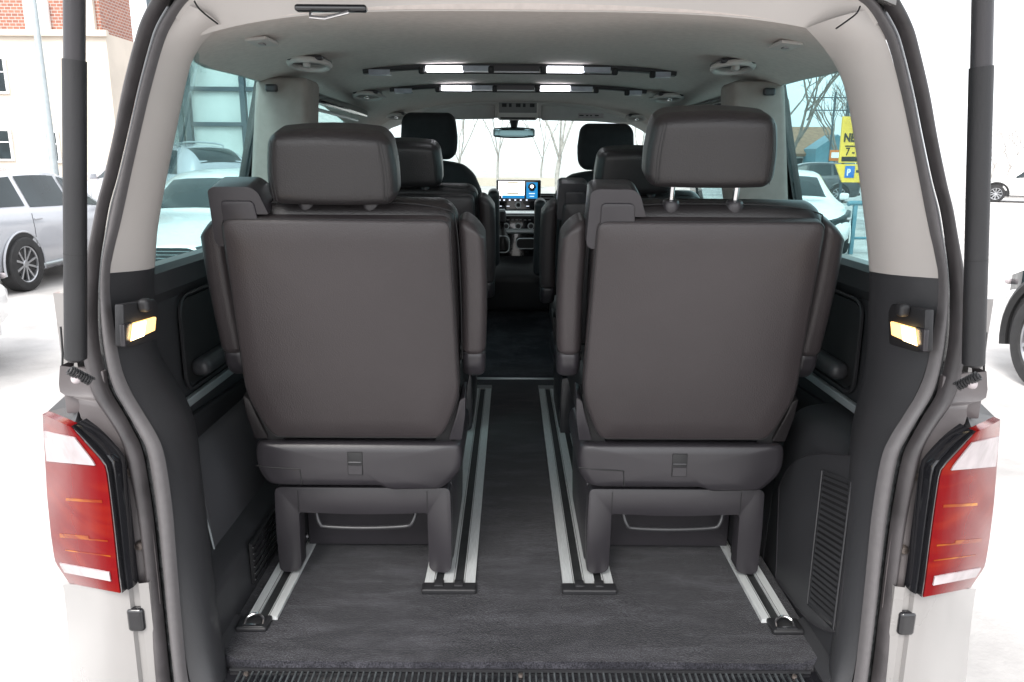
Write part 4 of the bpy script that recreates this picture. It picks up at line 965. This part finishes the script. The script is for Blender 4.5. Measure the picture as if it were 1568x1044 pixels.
def front_seat(loc, label, sc=1):
    t = thing('front_seat', label, 'seat', loc, 0, 'fabric front seats at the dashboard')
    def TF(p): a = R(12); return Vector((p.x, (p.y)*math.cos(a)-(p.z)*math.sin(a), 1.02+p.z*math.cos(a)+p.y*math.sin(a)))
    def fb(n, p):
        w = 1-.30*max(0, (n[2]+.1)/1.1)**3.2
        return Vector((p.x*w, p.y+.03*n[0]**2*(-1 if n[1] < 0 else 1)*0, p.z-.03*n[0]**2*max(0, n[2])))
    b = MB(); b.rbox((0, .06, .31), (.54, .13, .66), .06, fb, k=4, inner=8).xf(TF); bk = put('backrest', b, 'fabric', t)
    b = MB(); b.prism(rpoly([(-.18, .06), (.18, .06), (.17, .50), (-.17, .50)], .05), 'y', -.018, .0).xf(TF); put('back_pocket', b, 'dark_plastic', bk, bevel=.006)
    b = MB(); b.rbox((0, .06, .755), (.275, .11, .22), .045, lambda n, p: Vector((p.x*(1-.08*max(0, n[2])-.10*max(0, -n[2])**2), p.y, p.z)), k=4).xf(TF); put('headrest', b, 'fabric', t)
    b = MB()
    for sx in (-1, 1): b.tube([TF(Vector((sx*.055, .06, .58))), TF(Vector((sx*.055, .06, .68)))], .006, 8)
    put('headrest_post', b, 'chrome', t)
    b = MB(); b.rbox((0, .32, 1.02), (.52, .54, .15), .05); put('seat_cushion', b, 'fabric', t)
    b = MB(); b.rbox((0, .32, .74), (.44, .46, .42), .04); put('seat_base', b, 'dark_plastic', t)
    for sx in (-1, 1):
        b = MB(); b.rbox((sx*.313, .04, .30), (.058, .09, .40), .027, k=4).xf(TF); put('armrest', b, 'dark_plastic', t)
    return t
fs0 = front_seat((-.425, 2.62, .0), 'black fabric driver seat with tall headrest in front of the dashboard')
fs1 = copy_tree(fs0); fs1.location = (.435, 2.62, -.045); fs1['label'] = 'black fabric front passenger seat on the right, lower headrest against the windscreen'
# ================================================================== CARS AROUND
HATCH = [(-2.20, .40, .66, .74, .62, .70, .60), (-2.14, .30, .86, .96, .76, .80, .66), (-2.0, .25, .97, 1.24, .84, .84, .60), (-1.70, .22, 1.0, 1.42, .87, .87, .58), (-1.2, .2, .99, 1.48, .89, .89, .59), (-.5, .2, .97, 1.50, .89, .89, .60),
         (.05, .2, .96, 1.46, .89, .89, .60), (.50, .2, .95, 1.32, .89, .89, .60), (.90, .2, .94, 1.10, .89, .88, .64), (1.10, .2, .93, .99, .89, .87, .68), (1.5, .21, .88, .93, .88, .84, .64), (1.9, .24, .78, .84, .84, .76, .58), (2.12, .28, .66, .72, .76, .68, .54), (2.20, .34, .56, .60, .66, .60, .50)]
def make_car(label, cat, loc, rz, paint, hs=1.0, ls=1.0, group=None, rails=False, cladding=False, spokes=10, name='parked_car', plate=True):
    t = thing(name, label, cat, loc, rz, group)
    st_ = [(y*ls, zb, .2+(z1-.2)*hs, .2+(z2-.2)*hs, a, b, c) for y, zb, z1, z2, a, b, c in HATCH]
    fine = catmull([Vector(s[:3]) for s in st_], 4); fine2 = catmull([Vector((s[3], s[4], s[5])) for s in st_], 4); fine3 = catmull([Vector((s[6], 0, 0)) for s in st_], 4)
    ST = [(a.x, a.y, a.z, b.x, b.y, b.z, c.x) for a, b, c in zip(fine, fine2, fine3)]
    def sec(s):
        y, zb, z1, z2, a, b, c = s
        return [Vector((0, y, zb)), Vector((a*.90, y, zb)), Vector((a, y, zb+.09)), Vector((a*1.012, y, zb+(z1-zb)*.45)), Vector((a*1.01, y, zb+(z1-zb)*.72)), Vector((b*.99, y, z1-.03)), Vector((b*.965, y, z1)),
                Vector((c+(b-c)*.12, y, z2-.045)), Vector((c*.93, y, z2-.012)), Vector((c*.6, y, z2+.008)), Vector((0, y, z2+.018))]
    def at(y):
        for i in range(len(ST)-1):
            if ST[i][0] <= y <= ST[i+1][0]:
                k = (y-ST[i][0])/max(1e-6, ST[i+1][0]-ST[i][0]); return [p.lerp(q, k) for p, q in zip(sec(ST[i]), sec(ST[i+1]))]
        return sec(ST[0] if y < ST[0][0] else ST[-1])
    b = MB(); rr = []
    for s in ST:
        h = sec(s); rr.append(h+[Vector((-p.x, p.y, p.z)) for p in reversed(h[1:-1])])
    b.grid(rr, closed=True); n = len(rr[0]); b.f.append(tuple(range(n))); b.f.append(tuple(range((len(rr)-1)*n, len(rr)*n)))
    body = put('body', b, paint, t, sharp=50)
    def win(yb0, yb1, yt0, yt1, sx, lo=.10, hi=.93):
        q = MB(); rr = []
        for i in range(7):
            f = i/6; row = []
            for j in range(5):
                tt = lo+(hi-lo)*j/4; y = (yb0+(yb1-yb0)*f)*(1-tt)+(yt0+(yt1-yt0)*f)*tt
                h = at(y*ls); p = h[6].lerp(h[7], tt); row.append(Vector((sx*(p.x+.007), p.y, p.z+.003)))
            rr.append(row)
        q.grid(rr); return put('side_window', q, 'car_glass', t)
    for sx in (-1, 1):
        win(.02, .92, -.02, .28, sx); win(-.98, -.06, -.95, -.10, sx); win(-1.70, -1.08, -1.50, -1.04, sx, .14)
        for y in (.08, -.92):
            h = at(y*ls); p = h[5]; q = MB(); q.rbox((sx*(p.x+.012), y*ls, p.z-.07), (.02, .17, .025), .008, inner=1); put('door_handle', q, paint, t)
        q = MB(); h = at(.72*ls)[6]; q.rbox((sx*(h.x+.12), .74*ls, h.z+.08), (.17, .09, .13), .04, inner=1); put('door_mirror', q, paint, t)
        for y in (-.02, -1.03, .95):
            q = MB(); h = at(y*ls); q.tube([Vector((sx*(p.x+.001), p.y, p.z)) for p in (h[2], h[3], h[4], h[5])], .004, 4); put('door_gap', q, 'black', t)
        q = MB(); h0, h1 = at(1.05*ls), at(-1.05*ls); q.tube([Vector((sx*(h0[2].x), h0[2].y, h0[2].z)), Vector((sx*(h1[2].x), h1[2].y, h1[2].z))], .022, 6); put('sill_trim', q, 'black' if cladding else 'satin', t)
        # lamps
        q = MB(); rr = []
        for (y, z, inw) in ((1.74, .72, 0), (1.98, .66, .06), (2.13, .60, .20), (2.19, .565, .36)):
            y *= ls; h = at(y)[4]; x = max(.2, h.x-inw*.6); zt = .2+(z-.2)*hs+.035; rr.append([(sx*(x+.012), y+.02, zt-.075), (sx*(x+.012), y+.02, zt+.055-inw*.02), (sx*(x-.02), y, zt+.075-inw*.02)])
        q.slab(rr, (-sx*.03, -.03, 0)); hl_ = put('headlight', q, 'car_glass', t)
        q = MB(); c_ = rr[1]; q.rbox((c_[0][0]-sx*.02, c_[0][1]+.03, c_[0][2]+.07), (.09, .05, .045), .02, inner=1); put('lamp_lens', q, 'lens_white', hl_)
        q = MB(); rr = []
        for y in (-2.16, -2.08, -1.92):
            h = at(y*ls); rr.append([(sx*(h[4].x+.008), y*ls-.01, h[4].z+.02), (sx*(h[5].x+.010), y*ls-.01, h[5].z-.02)])
        rr.insert(0, [(sx*(at(-2.18*ls)[4].x-.20), -2.20*ls, at(-2.14*ls)[4].z+.02), (sx*(at(-2.18*ls)[4].x-.20), -2.17*ls, at(-2.14*ls)[5].z-.02)])
        q.slab(rr, (-sx*.02, .02, 0)); put('tail_light', q, 'red', t)
        if rails:
            q = MB(); pts = [Vector((sx*(at(y*ls)[8].x), y*ls, at(y*ls)[8].z+dz)) for y, dz in ((-1.45, 0), (-1.35, .06), (-.5, .07), (.0, .06), (.15, 0))]; q.tube(catmull(pts, 4), .020, 8); put('roof_rail', q, 'satin', t)
    # windscreens
    def screen(y0, y1, nm):
        q = MB(); rr = []
        for i in range(6):
            h = at((y0+(y1-y0)*i/5)*ls); e = [h[7], h[8], h[9], h[10]]
            row = [Vector((-p.x*.93, p.y, p.z+.009)) for p in e]+[Vector((p.x*.93, p.y, p.z+.009)) for p in reversed(e[:-1])]; rr.append(row)
        q.grid(rr); return put(nm, q, 'car_glass', t)
    screen(.36, 1.02, 'windscreen'); screen(-2.02, -1.66, 'rear_window')
    q = MB(); q.prism(rpoly([(-.40, .50), (.40, .50), (.46, .62), (.34, .66), (-.34, .66), (-.46, .62)], .03), 'y', 2.12*ls, 2.215*ls); gr = put('grille', q, 'black', t)
    for z in (.54, .58, .62):
        q = MB(); q.box(-.38, .38, 2.215*ls, 2.222*ls, z, z+.008); put('grille_bar', q, 'satin', gr)
    q = MB(); q.rbox((0, 2.10*ls, .32), (1.36, .24, .12), .05, inner=1); put('lower_bumper', q, 'black', t)
    q = MB(); q.rbox((0, -2.12*ls, .36), (1.40, .22, .20 if cladding else .12), .05, inner=1); put('rear_bumper', q, 'black', t)
    if plate:
        q = MB(); q.box(-.26, .26, 2.222*ls, 2.232*ls, .40, .50); put('number_plate', q, 'white_ink', t)
        q = MB(); q.box(-.26, .26, -2.24*ls, -2.19*ls, .62, .72); put('number_plate', q, 'white_ink', t)
    wr = .34 if hs < 1.08 else .37
    for sx in (-1, 1):
        for y in (-1.32*ls, 1.36*ls):
            h = at(y); xx = h[3].x+.002
            q = MB(); n = 24; rout = wr*1.17; pts = [(math.cos(PI*k/n*1.16-.08*PI)*rout, math.sin(PI*k/n*1.16-.08*PI)*rout) for k in range(n+1)]
            q.prism([(y+a, wr+c) for a, c in pts], 'x', min(sx*(xx-.10), sx*(xx+.001)), max(sx*(xx-.10), sx*(xx+.001))); put('wheel_arch', q, 'black', t)
            q = MB(); ro_ = rout*(1.10 if cladding else 1.03)
            q.tube([(sx*(xx+.0), y+a/rout*ro_, wr+c/rout*ro_) for a, c in pts], .045 if cladding else .014, 6); put('arch_lip', q, 'black' if cladding else paint, t)
            wheel_parts(t, (sx*(xx-.058), y, wr), wr, sx, .20, spokes)
    return t
a = onZ(33, 445)
make_car('silver hatchback at the left edge of the picture seen by its rear wheel and door', 'car', (a.x-.80, a.y+1.32, 0), 0, 'paint_silver', 1.0, 1.0)
make_car('white car facing the van with its bonnet and windscreen in the left rear window', 'car', (-4.05, 9.6, 0), PI, 'paint_white')
make_car('pale four wheel drive with roof rails parked behind the white car at the left', 'car', (-7.7, 15.7, 0), R(60), 'paint_silver', 1.34, 1.05, rails=True)
a = onZ(6, 540)
make_car('car at the far left edge of which only the black bumper corner shows', 'car', (a.x-.66, a.y-2.12, 0), 0, 'paint_white', 1.0)
make_car('white car with its headlight showing in the right rear window beside the blue railing', 'car', (5.54, 14.5, 0), R(170), 'paint_white', 1.0)
make_car('dark grey car parked behind the white one in the right rear window', 'car', (12.6, 32.5, 0), R(80), 'paint_grey', 1.12)
make_car('white estate car far away at the right edge beyond the strut', 'car', (22.9, 33.0, 0), R(60), 'paint_white', 1.1, cladding=True)
a = onZ(1613, 598)
make_car('pale car close on the right of which the alloy wheel and black arch show', 'car', (a.x+.78, a.y-1.36, 0), 0, 'paint_white', 1.08, cladding=True, spokes=14)
a = onZ(1243, 259)
make_car('small white van in front of the brown roofed house', 'van', (26.5, 60, 0), PI/2, 'paint_white', 1.3, name='parked_van')

# ================================================================== BUILDINGS
def rect(u0, v0, u1, v1, y):
    a, b = onY(u0, v0, y), onY(u1, v1, y); return min(a.x, b.x), max(a.x, b.x), min(a.z, b.z), max(a.z, b.z)
YB = 29.0
bx = onY(172, 150, YB).x; zbk = onY(60, 50, YB).z
bb = thing('brick_building', 'cream rendered building with a red brick upper storey at the upper left', 'building', (bx-12, YB, 0))
def W(mb, x0, x1, y0, y1, z0, z1): return mb.box(x0-(bx-12), x1-(bx-12), y0-YB, y1-YB, z0, z1)
put('wall', W(MB(), bx-24, bx, YB, YB+2.5, 0, zbk), 'render', bb)
put('brick_wall', W(MB(), bx-24, bx-.15, YB+.05, YB+2.5, zbk, 12.5), 'brick', bb)
put('cornice', W(MB(), bx-24.1, bx+.1, YB-.15, YB+.05, zbk-.12, zbk+.10), 'render', bb)
put('corner_pilaster', W(MB(), *rect(131, 60, 144, 10, YB)[:2], YB-.12, YB+.05, zbk+.1, 12.5), 'render', bb)
rfm = MB(); rfm.prism([(YB-.5, 12.4), (YB+3.0, 12.4), (YB+1.3, 14.2)], 'x', bx-24.5, bx+.4); rfm.xf(lambda p: Vector((p.x-(bx-12), p.y-YB, p.z))); put('roof', rfm, 'roof_tile', bb)
for (u0, v0, u1, v1) in ((-40, 90, 12, 140), (-30, 200, 20, 243), (72, 203, 92, 246), (-120, 90, -70, 140), (40, 5, 75, 44)):
    x0, x1, z0, z1 = rect(u0, v0, u1, v1, YB); 
    f = put('window', W(MB(), x0-.08, x1+.08, YB-.10, YB+.06, z0-.08, z1+.08), 'white_ink', bb, bevel=.02)
    put('pane', W(MB(), x0, x1, YB-.12, YB-.09, z0, z1), 'car_glass' if v0 > 50 else 'panel_glass', f)
    if v0 > 80:
        put('mullion', W(MB(), (x0+x1)/2-.03, (x0+x1)/2+.03, YB-.14, YB-.11, z0, z1), 'white_ink', f)
        put('crossbar', W(MB(), x0, x1, YB-.145, YB-.115, (z0*.4+z1*.6)-.02, (z0*.4+z1*.6)+.02), 'white_ink', f)
pa = onY(82, 250, 17.5)
lpst = thing('lamp_post', 'thin grey lamp post standing before the cream building at the left', 'lamp post', (pa.x, 17.5, 0))
put('pole', MB().tube([(0, 0, 0), (0, 0, 4), (0, 0, 9.0)], [.10, .075, .05], 12), 'satin', lpst)
put('arm', MB().tube(catmull([(0, 0, 8.9), (.05, -.2, 9.3), (.1, -1.2, 9.45)], 5), .035, 8), 'satin', lpst)
q = MB(); q.rbox((.1, -1.5, 9.45), (.25, .7, .12), .05); put('lamp_head', q, 'panel_grey', lpst)
q = MB(); q.tube([(0, 0, .0), (0, 0, .35)], [.16, .15], 12); put('base_collar', q, 'panel_grey', lpst)

# panelled hall seen in the left rear window
YG = 20.5
xl, xr = onY(290, 190, YG).x, onY(375, 190, YG).x; pw = xr-xl; zr = [onY(330, v, YG).z for v in (243, 190, 138)]; ph = zr[1]-zr[0]
gh = thing('panelled_hall', 'hall with pale glazed panels in a dark steel frame in the left rear window', 'building', (xl, YG, 0))
ncol, nrow = 4, 6
put('block_base', MB().box(-pw*.5, pw*(ncol-1), .05, 6, 0, zr[0]-.05), 'block', gh)
for i in range(ncol):
    for j in range(nrow):
        q = MB(); q.box((i-1)*pw*(1 if i else .5)+.10, i*pw-.10, .06, .10, zr[0]+j*ph+.05, zr[0]+(j+1)*ph-.05); put('panel', q, 'panel_glass', gh)
for i in range(ncol+1):
    for dx in ((-.22, .0) if i == 1 else (0,)):
        q = MB(); q.box((i-1)*pw*(1 if i else .5)+dx-.07, (i-1)*pw*(1 if i else .5)+dx+.07, -.08, .12, 0, zr[0]+nrow*ph); put('post', q, 'steel_blue', gh)
for j in range(nrow+1):
    q = MB(); q.box(-pw*.5-.07, pw*(ncol-1)+.07, -.04, .11, zr[0]+j*ph-.055, zr[0]+j*ph+.055); put('beam', q, 'steel_blue', gh)
q = MB(); q.box(-pw*.5-.3, pw*(ncol-1)+.3, -.4, 6.3, zr[0]+nrow*ph+.06, zr[0]+nrow*ph+.3); put('roof', q, 'steel_blue', gh)

# house in the right window
YH = 52.0
x0, x1, _z, zt = rect(1195, 236, 1292, 206, YH); ze = onY(1250, 233, YH).z
ho = thing('small_house', 'low house with a brown pitched roof in the right rear window', 'house', ((x0+x1)/2, YH, 0)); cx = (x0+x1)/2
put('wall', MB().box(x0-cx, x1-cx, 0, 7, 0, ze), 'house_wall', ho)
q = MB(); hw = 3.5; q.prism([(-.5, ze-.1), (hw, ze+1.8), (7.5, ze-.1), (7.3, ze-.25), (hw, ze+1.55), (-.4, ze-.28)], 'x', x0-cx-.3, x1-cx+.3); put('roof', q, 'roof_tile', ho)
for k in range(3):
    q = MB(); q.box(x0-cx+.8+k*1.6, x0-cx+1.6+k*1.6, -.05, .02, .9, 2.0); w_ = put('window', q, 'white_ink', ho); q = MB(); q.box(x0-cx+.88+k*1.6, x0-cx+1.52+k*1.6, -.07, -.04, .98, 1.92); put('pane', q, 'car_glass', w_)
q = MB(); q.prism([(0, 0), (2.6, 0), (2.6, ze+.2), (1.3, ze+1.1), (0, ze+.2)], 'y', -2.2, 0); q.xf(lambda p: Vector((p.x+x1-cx-2.6, p.y, p.z))); put('gable_porch', q, 'rail_blue', ho)
a = onY(1279, 238, 40)
os_ = thing('orange_sign', 'small orange and white sign board on a post left of the yellow board', 'sign', (a.x, 40, 0))
q = MB(); q.box(-.30, .30, -.03, .03, a.z-.28, a.z+.28); put('board', q, 'orange', os_, bevel=.01)
q = MB(); q.box(-.22, .22, -.045, -.031, a.z-.12, a.z+.16); put('board_face', q, 'white_ink', os_)
q = MB(); q.tube([(0, .05, 0), (0, .05, a.z+.3)], .04, 8); put('post', q, 'steel_blue', os_)

# yellow sign
YS = 19.0
a = onY(1291, 180, YS); b = onY(1285, 249, YS); sgw = 1.15
ys = thing('advertising_sign', 'yellow roadside sign board reading NE and 7 above a blue parking symbol', 'sign', (b.x, YS, 0))
def SP(u, v): p = onY(u, v, YS); return p.x-b.x, p.z
q = MB(); q.prism([SP(1285, 249), (sgw, SP(1287, 249)[1]), (sgw, SP(1291, 178)[1]), SP(1291, 178)], 'y', 0, .06); bd = put('upper_board', q, 'yellow', ys)
q = MB(); q.prism([SP(1280, 251), (sgw+.1, SP(1287, 251)[1]), (sgw+.1, SP(1287, 279)[1]), SP(1290, 279)], 'y', .02, .08); bd2 = put('lower_board', q, 'yellow', ys)
def TXT(s, u, v, hpx, y, m_, par, bold=.0):
    x, z = SP(u, v); h = hpx/1176*21.0; mb = text_mb(s, h/.72, .006, bold); mb.xf(lambda p: Vector((p.x*.80+x, y-p.y, p.z+z))); return put('lettering', mb, m_, par, smooth=False)
TXT('NE', 1291.5, 216.5, 11.5, -.006, 'ink', bd, .012)
TXT('7 -', 1294, 237.5, 11, -.006, 'ink', bd, .004)
q = MB(); x_, z_ = SP(1294, 224.5); q.box(x_, x_+.55, -.008, -.002, z_, z_+.03); put('small_print', q, 'ink', bd)
q = MB(); x_, z_ = SP(1288, 247); q.box(x_, sgw-.02, -.008, -.002, z_, z_+.12); put('black_strip', q, 'ink', bd)
q = MB(); x_, z_ = SP(1293, 272); q.box(x_, x_+.25, .006, .018, z_, z_+.30); pb_ = put('parking_panel', q, 'blue_sign', ys, bevel=.003)
TXT('P', 1296, 268.5, 9.5, .0, 'white_ink', ys, .008)
q = MB(); x_, z_ = SP(1311, 264); q.box(x_, x_+.22, .008, .018, z_, z_+.06); put('arrow_mark', q, 'ink', ys)
for x in (.15, 1.0):
    q = MB(); q.tube([(x, .12, 0), (x, .12, 3.0)], .04, 8); put('post', q, 'steel_blue', ys)

# blue railing
pr = onY(1306, 350, 12.9)
rl = thing('blue_railing', 'blue painted tube railing along the street in the right rear window', 'railing', (pr.x, 12.9, 0))
put('top_rail', MB().tube([(-.15, -.03, .92), (-.10, -.02, .94), (1.3, .1, .94)], .045, 10), 'rail_blue', rl)
for k in range(2):
    q = MB(); q.box(k*1.2-.035, k*1.2+.035, -.035+k*.09, .035+k*.09, 0, .92); put('post', q, 'rail_blue', rl, bevel=.006)
put('lower_rail', MB().tube([(0, 0, .30), (1.3, .1, .30)], .025, 8), 'rail_blue', rl)
# gantry behind
a = onY(1270, 240, 45)
gp = thing('utility_gantry', 'pair of thin utility poles with crossbars above the brown roofed house', 'utility pole', (a.x, 45, 0))
for k in (0, 1.0*22/26): put('pole', MB().tube([(k*.9, 0, 0), (k*.9, 0, 5.6)], .06, 8), 'steel_blue', gp)
for z in (4.6, 5.3): put('crossbar', MB().tube([(-1.6, 0, z), (1.2, 0, z)], .035, 6), 'steel_blue', gp)

# ================================================================== TREES
def tree(label, x, y, h, r, seed, spread=.5, group=None, fork=.3, levels=5, bark='bark'):
    rng = random.Random(seed)
    t = thing('bare_tree', label, 'tree', (x, y, 0), 0, group)
    tr = MB(); top = h*fork; pts = [Vector((0, 0, -.1)), Vector((rng.uniform(-.1, .1), rng.uniform(-.1, .1), top*.5)), Vector((rng.uniform(-.15, .15), 0, top))]
    tr.tube(catmull(pts, 3), [r*1.25, r*1.05, r, r*.97, r*.93, r*.90, r*.86], 10); put('trunk', tr, bark, t)
    br = MB()
    def grow(p, d, L, rad, lv):
        if lv == 0 or rad < .004: return
        mid = p+d*L*.5+Vector((rng.uniform(-1, 1), rng.uniform(-1, 1), rng.uniform(-.3, 1)))*L*.07
        e = p+d*L+Vector((0, 0, .05*L)); br.tube([p, mid, e], [rad, rad*.82, rad*.62], 5 if lv > 2 else 3, caps=False)
        nb = 3 if lv > 2 else 4
        for k in range(nb):
            a = rng.uniform(0, 2*PI); s = spread*rng.uniform(.6, 1.3)
            nd = (d+Vector((math.cos(a)*s, math.sin(a)*s, rng.uniform(-.05, .35)))).normalized()
            st = p.lerp(e, rng.uniform(.55, 1.0)) if k else e
            grow(st, nd, L*rng.uniform(.62, .82), rad*.58, lv-1)
    for k in range(4):
        a = 2*PI*k/4+rng.uniform(-.4, .4); grow(pts[-1]-Vector((0, 0, top*.12*k*.5)), Vector((math.cos(a)*.5, math.sin(a)*.5, 1)).normalized(), h*.27, r*.62, levels)
    put('crown', br, bark, t)
    return t
a = onY(1210, 245, 34); tree('bare spreading tree left of the house in the right rear window', a.x, 34, 9.5, .13, 3, .7, fork=.22, levels=6)
a = onY(1282, 245, 48); tree('smaller bare tree behind the utility poles in the right rear window', a.x, 48, 7.0, .14, 5, .55, levels=4)
for k, (u, y, h, r, lab) in enumerate(((700, 44, 10, .09, 'leftmost bare tree seen through the windscreen'), (762, 46, 12, .09, 'bare tree seen through the windscreen just under the mirror'), (830, 52, 11, .08, 'thin bare tree to the right of the mirror through the windscreen'), (856, 34, 11, .13, 'dark bare trunk seen through the windscreen beside the right front headrest'), (978, 44, 11, .10, 'bare tree at the right end of the windscreen'))):
    a = onY(u, 245, y); tree(lab, a.x, y, h, r*.8, 11+k, .55, fork=.17, levels=5, bark='glare_bark', group='bare trees ahead of the van')
for k, (u, y, lab) in enumerate(((1548, 60, 'bare tree far off at the right edge above the white car'), (1590, 58, 'bare tree beyond the right edge of the picture'), (1522, 66, 'hazy bare tree next to the right strut'))):
    a = onY(u, 245, y); tree(lab, a.x, y, 5.0, .06, 21+k, .7, levels=5, bark='glare_bark')
# low wall across the far side of the street
q = MB(); q.box(-9, 9, -.15, .15, 0, .55); fw = put('low_wall', q, 'render', loc=(2, 50, 0)); fw['label'] = 'low pale wall across the far side seen through the windscreen'; fw['category'] = 'wall'
